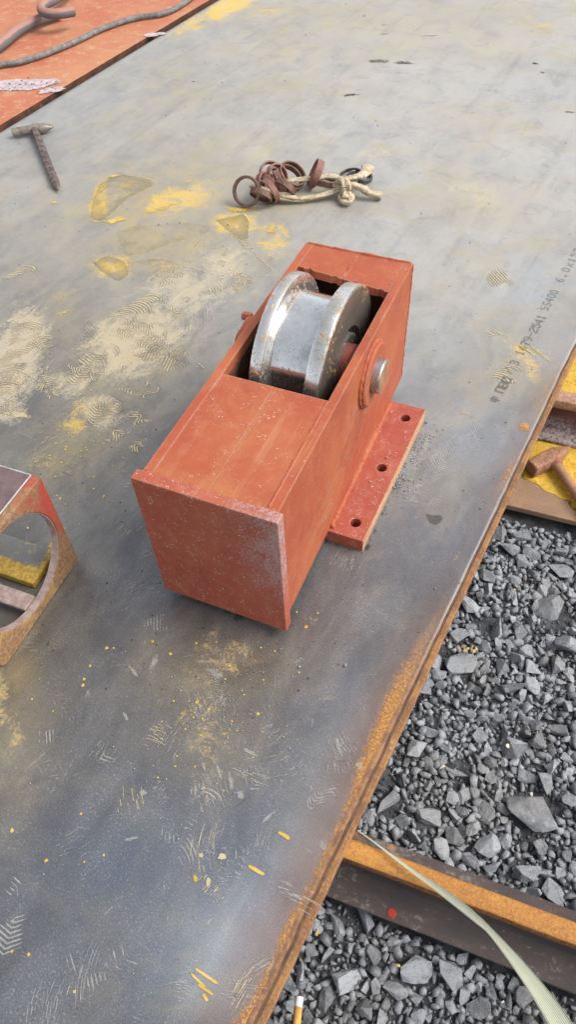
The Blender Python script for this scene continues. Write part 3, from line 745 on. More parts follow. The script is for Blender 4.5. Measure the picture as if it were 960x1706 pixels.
lw('spacer', [(-0.0403, 0.020), (-0.0403, 0.0330), (-0.0310, 0.0335), (-0.0302, 0.0325), (-0.0294, 0.0335), (VR - 0.0124, 0.0330), (VR - 0.0124, 0.020)], M['spacer'], 64)
# axle
pin = obj('axle_pin', lathe(bmesh.new(), [(VR - 0.06, 0.0), (VR - 0.06, 0.0236), (0.0112, 0.0236), (0.0130, 0.0222), (0.0130, 0.0)], 56), M['pin'], H, True)
pin.location = (0, WU, WZ); pin.data.set_sharp_from_angle(angle=math.radians(30))
pf = obj('pin_face', lathe(bmesh.new(), [(0.0126, 0.0), (0.0126, 0.0218), (0.0134, 0.0212), (0.0134, 0.0)], 48), M['pinface'], pin, False)
# boss rings: a plate collar on each side
def collar(x0, x1, r, ri, M_, sd):
    prof = [(x0, ri), (x0, r), (x1 - 0.002, r), (x1, r - 0.0025), (x1, ri)]
    o = obj('collar', lathe(bmesh.new(), prof, 56), M_, H, True)
    o.location = (0, WU, WZ); o.data.set_sharp_from_angle(angle=math.radians(30))
    P = [(VR + 0.0006 if x0 > -0.05 else VL - 0.0006, WU + (r + 0.0006) * math.cos(a), WZ + (r + 0.0006) * math.sin(a)) for a in np.linspace(0, 2 * math.pi, 74)]
    R = [0.0030 * (1 + 0.25 * math.sin(i * 1.9) + 0.3 * mnoise.noise(Vector((i * 0.2, sd, 0)))) for i in range(74)]
    obj('weld_bead', tube(bmesh.new(), P, R, 8, up=(1, 0, 0)), M['paint'], H, True)
    return o
collar(VR + 0.0002, VR + 0.0078, 0.0440, 0.0244, M['paint'], 3)
collar(VL - 0.018, VL - 0.0002, 0.0400, 0.0250, M['paint'], 6)
pl_ = obj('axle_pin', lathe(bmesh.new(), [(VL - 0.028, 0.0), (VL - 0.028, 0.022), (VL - 0.026, 0.0248), (VL + 0.03, 0.0248), (VL + 0.03, 0.0)], 48), M['paint'], H, True)
pl_.location = (0, WU, WZ); pl_.data.set_sharp_from_angle(angle=math.radians(30))
kb = obj('keeper_bolt', lathe(bmesh.new(), [(VL - 0.030, 0.0), (VL - 0.030, 0.006), (VL - 0.017, 0.006), (VL - 0.017, 0.0)], 6), M['paint'], H)
kb.location = (0, WU + 0.018, WZ + 0.0325)

# ------------------------------------------------------------------ films of dirt, prints, marks and painted contact shade on the plate (plate-local)
M['d_cream'] = mat_decal('dry_clay_film', (0.50, 0.42, 0.28), (0.58, 0.48, 0.31), 210, 0.44, 0.66, amax=0.8, gain=1.5)
M['d_pale'] = mat_decal('pale_dust_film', (0.42, 0.41, 0.39), (0.52, 0.50, 0.46), 260, 0.46, 0.66, amax=0.46, gain=1.45)
M['d_groove'] = mat_decal('pressed_groove', (0.17, 0.165, 0.155), (0.23, 0.21, 0.18), 260, 0.44, 0.68, amax=0.48, gain=1.3)
M['d_yel'] = mat_decal('yellow_powder', (0.58, 0.37, 0.05), (0.62, 0.46, 0.14), 170, 0.44, 0.64, amax=0.85, gain=1.15)
M['d_olive'] = mat_decal('dried_puddle_film', (0.25, 0.215, 0.13), (0.32, 0.26, 0.14), 38, 0.40, 0.72, amax=0.42)
M['d_dark'] = mat_decal('dark_smear_and_shade', (0.045, 0.043, 0.04), (0.10, 0.09, 0.075), 120, 0.42, 0.58, amax=0.9)
M['d_rust'] = mat_decal('rust_bloom', (0.50, 0.22, 0.06), (0.58, 0.32, 0.12), 150, 0.40, 0.62, amax=0.8)
M['d_ink'] = mat_decal('faded_ink', (0.05, 0.052, 0.055), (0.075, 0.075, 0.075), 240, 0.36, 0.64, amax=0.40)
M['d_red'] = mat_decal('red_paint_spot', (0.50, 0.04, 0.025), (0.42, 0.05, 0.03), 190, 0.32, 0.5, amax=0.95)

class Film:
    """one sheet of thin film pieces lying on the plate"""
    def __init__(self, z=0.0004): self.V, self.F, self.A, self.z = [], [], [], z
    def quad(self, p, a):
        k = len(self.V)
        self.z += 1.5e-7
        self.V += [(x, y, self.z) for x, y in p]; self.A += list(a); self.F.append((k, k + 1, k + 2, k + 3))
    def blob(self, cx, cy, rx, ry, ang=0.0, core=1.0, irr=0.35, seg=22, seed=None):
        seed = random.random() * 50 if seed is None else seed
        c, s_ = math.cos(ang), math.sin(ang)
        self.z += 2e-6
        prev = None
        for lv, a in ((0.0, core), (0.45, core * 0.85), (0.75, core * 0.5), (1.0, 0.0)):
            ringi = []
            for k in range(seg):
                t = 2 * math.pi * k / seg
                f = lv * (1 + irr * mnoise.noise(Vector((math.cos(t) * 1.6 + seed, math.sin(t) * 1.6, seed))))
                x, y = rx * f * math.cos(t), ry * f * math.sin(t)
                ringi.append(len(self.V)); self.V.append((cx + x * c - y * s_, cy + x * s_ + y * c, self.z)); self.A.append(a)
            if prev:
                for k in range(seg):
                    self.F.append((prev[k], prev[(k + 1) % seg], ringi[(k + 1) % seg], ringi[k]))
            prev = ringi
    def stroke(self, pts, wd, a=1.0, ends=0.3):
        """a line of film along local points"""
        P = np.array(pts, float)
        T = np.gradient(P, axis=0); T /= np.linalg.norm(T, axis=1)[:, None] + 1e-12
        N = np.stack([-T[:, 1], T[:, 0]], 1)
        self.z += 1.0e-6
        n = len(P); k0 = len(self.V)
        for i in range(n):
            e = ends if i in (0, n - 1) else 1.0
            ww = wd[i] if hasattr(wd, '__len__') else wd
            av = a[i] if hasattr(a, '__len__') else a
            self.V += [(*(P[i] - N[i] * ww / 2), self.z), (*(P[i]), self.z), (*(P[i] + N[i] * ww / 2), self.z)]
            self.A += [av * e * 0.55, av * e, av * e * 0.55]
        for i in range(n - 1):
            q = k0 + 3 * i
            self.F += [(q, q + 3, q + 4, q + 1), (q + 1, q + 4, q + 5, q + 2)]
    def build(self, name, mat):
        o = mesh_np(name, self.V, self.F, mat, plate, dict(a=self.A))
        return tag(o, kind='stuff')
def L(px, py): return pl(at(px, py))
def mpp(px, py): return np.linalg.norm(at(px + 1, py) - at(px, py))

# shoe prints: rows of tread bars
cream, pale, yelf, dark, groove = Film(0.0006), Film(0.0005), Film(0.0008), Film(0.00045), Film(0.00115)
def tread_print(film, a, b, width, pitch=0.0062, kind='chev', bar=0.0030, dens=0.75, amp=1.0, seed=0):
    p0, p1 = L(*a), L(*b)
    d = p1 - p0; ln = np.linalg.norm(d); d /= ln; nn = np.array([-d[1], d[0]])
    rows = int(ln / pitch)
    for r in range(rows):
        prev, pts, al = None, [], []
        for k in range(19):
            t = k / 18 * 2 - 1
            if kind == 'chev': off = abs(t) * width * 0.22
            elif kind == 'wave': off = math.sin(t * 5.0 + seed) * pitch * 1.15
            elif kind == 'arc': off = -(t * t) * width * 0.30
            else: off = t * width * 0.25
            wd = width / 2 * (0.82 + 0.18 * math.sin(math.pi * (r + 0.5) / rows)) 
            q = p0 + d * (r * pitch + off + random.uniform(-1, 1) * 0.0002) + nn * (t * wd)
            cover = mnoise.noise(Vector((q[0] * 40 + seed, q[1] * 40, seed))) * 1.1 + 0.22 + (dens - 0.7) + 0.5 * mnoise.noise(Vector((q[0] * 130, q[1] * 130, seed)))
            edge = 1 - abs(t) ** 4
            pts.append(q); al.append(max(0, min(1, cover * 1.3)) * edge * amp)
        seg, sa = [], []
        for q, av in list(zip(pts, al)) + [(None, 0)]:
            if q is not None and av > 0.06: seg.append(q); sa.append(av)
            else:
                if len(seg) > 2: film.stroke(seg, bar * random.uniform(0.7, 1.15), sa, 0.2)
                seg, sa = [], []
TP = [(cream, (205, 548), (275, 585), .06, 'wave', .95), (cream, (255, 470), (300, 452), .06, 'wave', .9), (cream, (90, 660), (60, 610), .05, 'wave', .8), (cream, (120, 610), (170, 630), .05, 'wave', .85), (cream, (375, 455), (420, 485), .06, 'wave', .8), (cream, (15, 470), (60, 440), .06, 'arc', .75),
      (cream, (190, 725), (235, 755), .05, 'wave', .8), (cream, (225, 700), (262, 680), .05, 'wave', .8), (cream, (400, 560), (440, 530), .05, 'diag', .6), (cream, (5, 655), (50, 535), .075, 'arc', .9), (cream, (-12, 668), (36, 692), .05, 'diag', .9), (cream, (168, 702), (186, 664), .075, 'wave', .85), (cream, (150, 740), (210, 700), .05, 'chev', .5),
      (cream, (228, 570), (310, 610), .085, 'chev', .75), (cream, (300, 515), (245, 555), .075, 'wave', .8), (cream, (120, 640), (160, 590), .08, 'chev', .75), (cream, (205, 530), (270, 490), .075, 'arc', .8),
      (cream, (330, 500), (390, 470), .07, 'diag', .65), (cream, (90, 590), (60, 560), .06, 'arc', .7), (cream, (195, 625), (265, 655), .07, 'wave', .7), (cream, (340, 590), (300, 640), .06, 'diag', .55),
      (pale, (668, 822), (800, 728), .075, 'chev', .85), (pale, (690, 770), (800, 690), .08, 'arc', .65), (pale, (700, 870), (780, 800), .06, 'wave', .6), (pale, (800, 745), (868, 690), .06, 'chev', .62),
      (cream, (822, 478), (850, 455), .07, 'diag', .8), (cream, (838, 632), (872, 610), .05, 'arc', .9), (pale, (886, 618), (918, 585), .06, 'wave', .7), (pale, (720, 640), (760, 610), .08, 'wave', .6), (cream, (818, 560), (850, 538), .06, 'arc', .75),
      (pale, (730, 560), (790, 520), .08, 'arc', .55), (pale, (640, 640), (760, 600), .06, 'diag', .4),
      (pale, (120, 1310), (195, 1240), .06, 'chev', .6), (pale, (180, 1330), (240, 1270), .06, 'arc', .62), (pale, (70, 1310), (110, 1250), .06, 'wave', .55), (pale, (290, 1420), (360, 1310), .085, 'arc', .75), (pale, (270, 1380), (345, 1330), .07, 'diag', .6),
      (pale, (150, 1660), (215, 1590), .055, 'chev', .8), (pale, (95, 1650), (130, 1600), .05, 'diag', .75), (pale, (5, 1590), (45, 1470), .06, 'chev', .85), (pale, (225, 1700), (285, 1660), .06, 'wave', .65), (pale, (120, 1500), (160, 1440), .05, 'arc', .5),
      (pale, (520, 1340), (575, 1260), .05, 'wave', .7), (pale, (440, 1320), (490, 1260), .06, 'arc', .45), (pale, (230, 1060), (300, 1020), .05, 'diag', .7), (pale, (580, 1180), (640, 1090), .06, 'diag', .45), (pale, (330, 1220), (420, 1180), .07, 'chev', .5),
      (pale, (60, 1240), (150, 1170), .04, 'diag', .6), (cream, (180, 1120), (210, 1090), .03, 'diag', .5), (cream, (410, 400), (450, 440), .06, 'arc', .5), (cream, (350, 400), (400, 430), .06, 'diag', .5)]
for i, (f, a, b, wd, kd, ds) in enumerate(TP):
    if f is cream:
        a2 = (a[0] + 2.2, a[1] - 1.0); b2 = (b[0] + 2.2, b[1] - 1.0)
        tread_print(groove, a2, b2, wd * 1.05, 0.0062, kd, 0.0022, ds + 0.15, 1.1, i * 3.7)
    tread_print(f, a, b, wd * (0.8 if f is pale else 1), 0.0046 if f is pale else 0.0062, kd, 0.0019 if f is pale else 0.0030, ds, 1.0 if f is pale else 1.25, i * 3.7)
for i, (a, b, wd, kd) in enumerate((((20, 640), (45, 600), .07, 'arc'), ((5, 690), (40, 660), .05, 'wave'), ((20, 560), (60, 520), .07, 'wave'), ((230, 590), (290, 560), .08, 'wave'), ((200, 560), (240, 530), .07, 'chev'), ((270, 610), (320, 590), .07, 'wave'),
                                    ((160, 600), (200, 570), .07, 'arc'), ((250, 520), (310, 490), .08, 'wave'), ((310, 540), (360, 520), .06, 'diag'), ((160, 700), (200, 670), .07, 'wave'), ((330, 460), (380, 440), .07, 'wave'), ((130, 570), (160, 540), .06, 'diag'))):
    tread_print(groove, a, b, wd, 0.0060, kd, 0.0023, 0.95, 1.1, i * 2.9 + 40)
for i in range(26):   # fainter ones between
    x, y = random.uniform(40, 900), random.uniform(380, 1650)
    if y > 1706 - (x - 430) * 2.05 - 60 and x > 380: continue
    an = random.uniform(0, 6.3); l = random.uniform(25, 60)
    tread_print(pale, (x, y), (x + l * math.cos(an), y + l * math.sin(an)), random.uniform(.03, .07), 0.006, random.choice(['chev', 'wave', 'arc', 'diag']), 0.0024, random.uniform(.3, .5), 0.8, i * 5.1 + 90)

# clay scrapes, smears
for cx, cy, rx, ry, an, co in ((20, 640, 55, 20, -60, .9), (28, 690, 30, 10, 20, 1), (150, 570, 60, 14, -20, .6), (250, 590, 70, 22, -15, .7), (215, 690, 25, 8, -30, .7), (640, 255, 60, 10, -8, .5), (800, 322, 40, 12, 30, .6), (880, 355, 22, 5, 25, .7),
                               (405, 245, 40, 9, -10, .55), (300, 480, 70, 12, -20, .5), (600, 320, 40, 8, 10, .3), (870, 430, 20, 6, 0, .5), (430, 255, 40, 12, 10, .5), (565, 1340, 20, 8, -50, .5), (600, 1275, 16, 9, -50, .7), (760, 930, 30, 6, -55, .6), (735, 960, 30, 8, -50, .5)):
    p = L(cx, cy); s_ = mpp(cx, cy)
    cream.blob(p[0], p[1], rx * s_, ry * s_ * 1.3, math.radians(-an) - PROT, co * .72, 0.8, 30)
for i in range(24):     # pale scuff clouds over the lower half
    cx, cy = random.gauss(330, 130), random.gauss(1300, 160)
    if cx > 900 - (cy - 700) * 0.48 or cx < 0 or 215 < cx < 490 and cy < 1060: continue
    p = L(cx, cy); s_ = mpp(cx, cy)
    pale.blob(p[0], p[1], random.uniform(8, 30) * s_, random.uniform(3, 10) * s_, random.uniform(0, 3), random.uniform(.35, .8), 0.6, 16)
# scratches
for i in range(230):
    cx, cy = random.uniform(0, 900), random.uniform(420, 1700)
    if cx > 900 - (cy - 700) * 0.48: continue
    p = L(cx, cy); an = random.gauss(1.0, 0.7); l = min(0.07, random.expovariate(1 / 0.020) + 0.008)
    c0 = random.uniform(-6, 6)
    P = [p + np.array([math.cos(an + c0 * 0.02 * t), math.sin(an + c0 * 0.02 * t)]) * l * t for t in np.linspace(0, 1, 6)]
    (pale if random.random() < 0.8 else dark).stroke(P, random.uniform(0.0005, 0.0010), random.uniform(.35, .8), 0.1)
# scuffs: brushes of fine parallel scratches
for i in range(58):
    if i < 38: cx, cy = random.gauss(330, 150), random.gauss(1340, 190)
    else: cx, cy = random.uniform(20, 900), random.uniform(420, 1000)
    if cx > 880 - (cy - 700) * 0.48 or cx < 0: continue
    p = L(cx, cy); an = random.gauss(0.9, 0.8); cv = random.uniform(-9, 9)
    wdt = random.uniform(0.008, 0.030); l = random.uniform(0.012, 0.045)
    f_ = pale if random.random() < 0.86 else cream
    for k in range(random.randint(22, 60)):
        o_ = random.gauss(0, wdt * 0.45); s0 = random.uniform(-.5, .4) * l; l2 = random.uniform(.15, .7) * l
        d_ = np.array([math.cos(an), math.sin(an)]); n2_ = np.array([-d_[1], d_[0]])
        P = []
        for t in np.linspace(0, 1, 6):
            q = s0 + l2 * t
            P.append(p + d_ * q + n2_ * (o_ + cv * q * q))
        f_.stroke(P, random.uniform(0.0003, 0.0008), random.uniform(.35, 1.0), 0.1)
# thin creases and dark drag lines
for pts, wd, av in (([(300, 438), (332, 402), (345, 388)], .0022, .9), ([(345, 372), (400, 402), (436, 434)], .0022, .9), ([(140, 702), (220, 722), (262, 732)], .0022, .9), ([(85, 625), (118, 600), (155, 568)], .012, .55), ([(140, 715), (165, 742), (190, 785)], .010, .5),
                    ([(186, 384), (196, 408), (212, 430)], .004, .7), ([(60, 700), (110, 680)], .008, .5), ([(150, 330), (152, 352), (150, 366)], .006, .6), ([(205, 300), (250, 298), (262, 310)], .006, .5), ([(0, 640), (30, 610)], .012, .5), ([(375, 515), (380, 545)], .002, .7),
                    ([(640, 330), (700, 305), (760, 290)], .002, .5), ([(760, 500), (800, 540), (840, 560)], .002, .4), ([(905, 590), (925, 618), (934, 640)], .003, .6), ([(880, 580), (905, 610), (930, 632)], .006, .4), ([(100, 1180), (140, 1130), (165, 1085)], .006, .4), ([(0, 1285), (60, 1220), (120, 1160)], .007, .4)):
    Q = catmull([L(*q) for q in pts], 6)
    dark.stroke(Q, wd * 1.2, av * 0.62, 0.2)
# faint lozenge marks pressed into the film
for cx, cy, r in ((188, 1098, 26), (85, 1282, 24), (458, 1278, 32), (105, 1170, 20)):
    for k in (1.0, 0.45):
        P = [L(cx + r * k * math.cos(a + 0.5), cy + r * k * 0.75 * math.sin(a + 0.5)) for a in np.linspace(0, 2 * math.pi, 5)]
        for q in range(4): pale.stroke([P[q] + (P[q + 1] - P[q]) * t for t in (0, .33, .66, 1)], 0.0011, 0.6, 0.6)
for x, y, x2, y2 in ((0, 455, 0, 455),): pass
# contact shadow painted as dark film along the base plate foot and front edge
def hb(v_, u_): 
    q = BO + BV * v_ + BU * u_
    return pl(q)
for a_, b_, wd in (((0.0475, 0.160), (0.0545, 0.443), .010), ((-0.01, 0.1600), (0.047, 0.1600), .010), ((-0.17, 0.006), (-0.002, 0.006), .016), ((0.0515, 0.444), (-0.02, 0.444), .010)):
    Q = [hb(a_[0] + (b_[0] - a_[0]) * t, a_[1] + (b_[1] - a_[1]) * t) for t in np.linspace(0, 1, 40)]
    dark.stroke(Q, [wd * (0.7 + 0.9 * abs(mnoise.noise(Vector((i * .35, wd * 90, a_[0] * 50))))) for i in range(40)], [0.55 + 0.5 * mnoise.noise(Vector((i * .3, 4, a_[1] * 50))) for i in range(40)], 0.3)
# dark drag smears
for cx, cy, rx, ry, an, co in ((632, 102, 30, 9, 8, .75), (672, 105, 30, 9, 12, .75), (655, 92, 22, 6, 0, .5), (585, 158, 22, 7, -10, .8), (640, 112, 20, 6, 10, .55), (600, 150, 16, 4, 0, .6), (610, 130, 14, 5, -10, .6), (640, 42, 14, 2, 3, .7), (640, 57, 12, 2, 0, .8), (715, 60, 26, 3, 5, .7), (700, 48, 20, 2.5, 10, .5), (665, 122, 12, 3, 20, .6),
                               (893, 106, 8, 4, 40, .9), (905, 121, 7, 3, 60, .8), (322, 136, 4, 2, 0, 1), (150, 750, 90, 8, -38, .35), (90, 1240, 130, 8, -52, .35), (140, 1190, 90, 6, -52, .3), (260, 770, 50, 4, 12, .4), (590, 345, 90, 14, 10, .3), (270, 720, 80, 6, -35, .35),
                               (225, 320, 60, 16, -18, .35), (80, 1072, 9, 4, 60, .7), (88, 1085, 7, 3, 30, .6), (270, 1600, 6, 5, 0, .6), (330, 1565, 10, 5, 0, .35), (950, 187, 14, 4, 20, .8), (700, 1000, 60, 10, -40, .25), (640, 1020, 50, 10, 10, .25)):
    p = L(cx, cy); s_ = mpp(cx, cy)
    fs = abs(math.sin(math.radians(48)))
    dark.blob(p[0], p[1], rx * s_, ry * s_ / fs, math.radians(-an) - PROT, co, 0.6)
for i in range(420):     # specks of grit-dark
    cx, cy = random.uniform(0, 950), random.uniform(5, 1200)
    p = L(cx, cy)
    if not (XL + 0.02 < p[0] < XR - 0.02): continue
    s_ = random.uniform(0.0008, 0.0022)
    dark.blob(p[0], p[1], s_, s_ * random.uniform(0.5, 1), random.uniform(0, 3), 1.3, 0.3, 7)
# yellow powder: dabs, drips and crayon strokes
for i, (cx, cy) in enumerate([(178, 1080), (189, 1080), (360, 1070), (327, 1072), (254, 1069), (284, 1090), (140, 1132), (138, 1142), (88, 1185), (53, 1165), (328, 1170), (348, 1182), (335, 1225), (292, 1277), (135, 1356), (20, 1384), (77, 1434), (140, 1436), (173, 1425), (124, 1652), (48, 1590), (20, 1585),
                               (104, 883), (100, 832), (46, 880), (38, 1010), (495, 1020), (510, 1045), (458, 1085), (430, 1190), (390, 1000), (150, 1110), (530, 1022), (780, 690)]):
    p = L(cx, cy); s_ = mpp(cx, cy)
    r = random.uniform(1.8, 4.0) * s_
    yelf.blob(p[0], p[1], r, r * 1.15, random.uniform(0, 3), 1.3, 0.35, 14)
for i in range(70):
    cx, cy = random.gauss(365, 60), random.gauss(1170, 90)
    if cy < 1070: continue
    p = L(cx, cy); s_ = mpp(cx, cy); r = random.uniform(0.8, 2.6) * s_
    yelf.blob(p[0], p[1], r, r, 0, 1.2, 0.4, 8)
for i in range(70):
    cx, cy = random.gauss(130, 45), random.gauss(730, 60)
    p = L(cx, cy); s_ = mpp(cx, cy); r = random.uniform(0.8, 2.4) * s_
    yelf.blob(p[0], p[1], r, r, 0, 1.2, 0.4, 8)
for x0, y0, x1, y1, wd in ((464, 1386, 483, 1398, 6), (414, 1442, 440, 1458, 6), (326, 1614, 364, 1640, 4.5), (318, 1622, 342, 1645, 4), (330, 1640, 356, 1658, 4), (338, 1656, 346, 1668, 5)):
    s_ = mpp(x0, y0)
    a_, b_ = L(x0, y0), L(x1, y1)
    yelf.stroke([a_ + (b_ - a_) * t for t in np.linspace(0, 1, 6)], wd * s_, 1.25, 0.6)
for cx, cy, rx, ry, an, co in ((192, 368, 22, 8, -15, 1.1), (260, 350, 40, 10, -20, .8), (170, 315, 9, 30, 20, .8), (190, 294, 16, 5, -10, 1), (90, 338, 9, 4, -20, 1), (452, 382, 12, 22, 10, .9), (400, 350, 40, 8, 5, 1.0), (360, 300, 26, 8, -40, .6), (290, 340, 20, 5, -30, 1), (880, 585, 5, 26, -35, .9), (902, 590, 4, 34, -28, .8),
                               (500, 340, 30, 6, 5, .5), (845, 600, 6, 18, 40, .7), (105, 522, 20, 8, -30, .7), (70, 330, 20, 8, 0, .5), (325, 1463, 8, 7, 0, .9), (50, 925, 40, 8, 15, 1.1), (90, 905, 8, 26, 20, .9)):
    p = L(cx, cy); s_ = mpp(cx, cy)
    yelf.blob(p[0], p[1], rx * s_, ry * s_ * 1.3, math.radians(-an) - PROT, co * .9, 0.75, 30)
for cx, cy, rx, ry, co in ((370, 1428, 9, 6, 1.2), (347, 1470, 5, 9, 1.1), (335, 1425, 7, 6, .7), (310, 1380, 6, 3, .6)):
    p = L(cx, cy); s_ = mpp(cx, cy); cream.blob(p[0], p[1], rx * s_, ry * s_, 0.5, co, 0.3)
# dried puddles with a rim
puddle = Film(0.0003)
def pond(pts, rim_film, ra, fill, wd=0.004):
    P = [L(*p) for p in pts]
    C = np.mean(P, 0)
    Q = catmull(P + [P[0]], 5)[:-1]
    Q = np.array([q + 0.004 * np.array([mnoise.noise(Vector((q[0] * 40, q[1] * 40, 1))), mnoise.noise(Vector((q[0] * 40, q[1] * 40, 7)))]) for q in Q])
    k0 = len(puddle.V); n = len(Q)
    puddle.z += 4e-6
    for lv, a in ((0.08, fill * .75), (0.6, fill), (0.92, fill * 1.25), (1.0, 0)):
        for q in Q: puddle.V.append((*(C + (q - C) * lv), puddle.z)); puddle.A.append(a)
    for r in range(3):
        for k in range(n):
            puddle.F.append((k0 + r * n + k, k0 + r * n + (k + 1) % n, k0 + (r + 1) * n + (k + 1) % n, k0 + (r + 1) * n + k))
    Qc = np.concatenate([Q, Q[:1]])
    al = [ra * (0.55 + 0.75 * mnoise.noise(Vector((q[0] * 14, q[1] * 14, 4)))) for q in Qc]
    rim_film.stroke(Qc, wd, [max(0, a) for a in al], 0.6)
pond([(148, 366), (152, 335), (168, 305), (200, 289), (240, 296), (255, 308), (215, 330), (190, 352), (168, 370)], yelf, 1.05, .8, 0.007)
pond([(186, 386), (230, 376), (300, 371), (348, 374), (352, 386), (300, 402), (250, 418), (208, 428), (196, 410)], yelf, .8, .55, 0.003)
pond([(302, 442), (330, 412), (345, 394), (400, 402), (430, 430), (455, 456), (400, 462), (350, 456)], cream, .7, .35, 0.003)
pond([(358, 366), (385, 361), (411, 360), (414, 386), (411, 402), (390, 394)], yelf, 0.95, 1.0, 0.006)
pond([(152, 438), (178, 426), (206, 434), (216, 452), (200, 469), (175, 458)], yelf, .8, .9, 0.006)
pond([(210, 435), (280, 432), (300, 448), (250, 462), (215, 455)], yelf, .8, .6, 0.004)
puddle.build('dried_puddles', M['d_olive'])
rustf = Film(0.0007)
for cx, cy, rx, ry, an, co in ((875, 712, 16, 14, 0, .9), (846, 792, 7, 30, 32, .7), (812, 850, 9, 34, 32, .5), (890, 668, 7, 26, 30, .55), (922, 590, 7, 26, 30, .5), (770, 690, 7, 3, 0, .8), (430, 1100, 40, 20, 0, .5), (675, 962, 20, 3, 0, .5)):
    p = L(cx, cy); s_ = mpp(cx, cy); rustf.blob(p[0], p[1], rx * s_, ry * s_ * 1.2, math.radians(-an) - PROT, co, 0.4)
rustf.build('rust_blooms', M['d_rust'])
# jagged dark bare patch
bp = Film(0.0009)
pts = [(711, 856), (722, 859), (734, 858), (739, 863), (735, 870), (727, 875), (717, 872), (712, 864)]
P = [L(*p) for p in pts]; C = np.mean(P, 0)
k0 = len(bp.V)
for lv in (0.05, 1.0):
    for q in P: bp.V.append((*(C + (q - C) * lv), bp.z)); bp.A.append(1.6)
for k in range(8): bp.F.append((k0 + k, k0 + (k + 1) % 8, k0 + 8 + (k + 1) % 8, k0 + 8 + k))
o = bp.build('bare_patch', M['d_ink']); del o['kind']

# printed line along the right edge: dot-matrix letters, each its own part of the plate
FONT = {'0': '01110 10001 10001 10001 10001 10001 01110', '1': '00100 01100 00100 00100 00100 00100 01110', '2': '01110 10001 00001 00110 01000 10000 11111', '3': '01110 10001 00001 00110 00001 10001 01110',
        '4': '00010 00110 01010 10010 11111 00010 00010', '5': '11111 10000 11110 00001 00001 10001 01110', '6': '00110 01000 10000 11110 10001 10001 01110', '7': '11111 00001 00010 00100 00100 00100 00100',
        '9': '01110 10001 10001 01111 00001 00010 01100', 'S': '01111 10000 10000 01110 00001 00001 11110', 'x': '00000 00000 10001 01010 00100 01010 10001', '-': '00000 00000 00000 11111 00000 00000 00000',
        '.': '00000 00000 00000 00000 00000 01100 01100', 'D': '11110 10001 10001 10001 10001 10001 11110', 'B': '11110 10001 10001 11110 10001 10001 11110', 'O': '11111 10001 10001 10001 10001 10001 11111',
        '/': '00001 00001 00010 00100 01000 10000 10000', '#': '00100 11111 10101 10101 11111 00100 00100', 'N': '11111 10001 10001 10001 10001 10001 10001'}
TXT = [('#', 831.5, 667), ('NBO', None, None), ('/', None, None), ('3', None, None), ('1479-2541', None, None), ('SS400', None, None), ('6.0x1524x', None, None)]
def text_run(txt, c0, c1, hgt, wch, bold=1.0):
    """letters from pixel c0 (centre of the first) to c1 (centre of the last)"""
    a, b = L(*c0), L(*c1)
    n = len(txt)
    for i, ch in enumerate(txt):
        c = a + (b - a) * (i / max(1, n - 1))
        f = Film(0.0010)
        rows = FONT[ch].split()
        cw, chh = wch / 5, hgt / 7
        for r, row in enumerate(rows):
            k = 0
            while k < 5:
                if row[k] == '1':
                    e = k
                    while e + 1 < 5 and row[e + 1] == '1': e += 1
                    # reading direction = +y of the plate, letter tops towards -x
                    y0, y1 = c[1] + (k - 2.5) * cw, c[1] + (e + 1 - 2.5) * cw
                    x0, x1 = c[0] + (r - 3.5) * chh, c[0] + (r + 1.0 - 3.5) * chh
                    q = 0.10 * chh * bold
                    v = 0.8 + 0.5 * random.random()
                    f.quad([(x0 - q, y0 - q), (x1 + q, y0 - q), (x1 + q, y1 + q), (x0 - q, y1 + q)], [v] * 4)
                    k = e
                k += 1
        o = f.build('printed_letter', M['d_ink']); del o['kind']
text_run('#', (825.5, 666), (825.5, 666), 0.0160, 0.0125)
text_run('NBO', (834, 650), (845, 633.5), 0.0155, 0.0130, 1.5)
text_run('/', (848, 618), (848, 618), 0.0155, 0.012)
text_run('3', (858, 605.5), (858, 605.5), 0.0160, 0.0125)
text_run('1479-2541', (867, 588), (903, 529), 0.0155, 0.0120)
text_run('SS400', (908, 514), (924, 487), 0.0155, 0.0105)
text_run('6.0x1524x', (934, 467), (972, 402), 0.0155, 0.0115)
groove.build('tread_grooves', M['d_groove']); cream.build('clay_prints', M['d_cream']); pale.build('dust_prints', M['d_pale']); yelf.build('yellow_powder_marks', M['d_yel']); dark.build('dark_smears_contact_shade', M['d_dark'])

# ------------------------------------------------------------------ chipping hammer on the plate
M['ham'] = mat_simple('dusty_grey_steel', (0.17, 0.145, 0.12), (0.30, 0.26, 0.215), 70, 0.5, 0.35, 0.3)
M['rebar'] = mat_simple('worn_rebar', (0.13, 0.085, 0.07), (0.27, 0.20, 0.17), 80, 0.32, 0.6, 0.25)
M['hamrust'] = mat_rusty('rusty_brown_hammer', (0.22, 0.10, 0.055), (0.40, 0.21, 0.11), (0.26, 0.055, 0.035), 1.2, 0.75, 0.1, 0.4, (0.60, 0.70))
def loft(bm, secs):
    """secs: list of rings (lists of points) of equal length"""
    R = [[bm.verts.new(p) for p in s] for s in secs]
    n = len(R[0])
    for a, b in zip(R[:-1], R[1:]):
        for k in range(n): bm.faces.new((a[k], a[(k + 1) % n], b[(k + 1) % n], b[k]))
    bm.faces.new(R[0][::-1]); bm.faces.new(R[-1])
    bmesh.ops.recalc_face_normals(bm, faces=list(bm.faces))
    return bm
def ellring(c, a, b, ra, rb, n=20, pw=1.0):
    r = []
    for k in range(n):
        t = 2 * math.pi * k / n
        ct, st = math.cos(t), math.sin(t)
        ct = math.copysign(abs(ct) ** pw, ct); st = math.copysign(abs(st) ** pw, st)
        r.append(tuple(c + a * ra * ct + b * rb * st))
    return r
h0 = at(20, 222, .012); h1 = at(90, 211, .012)
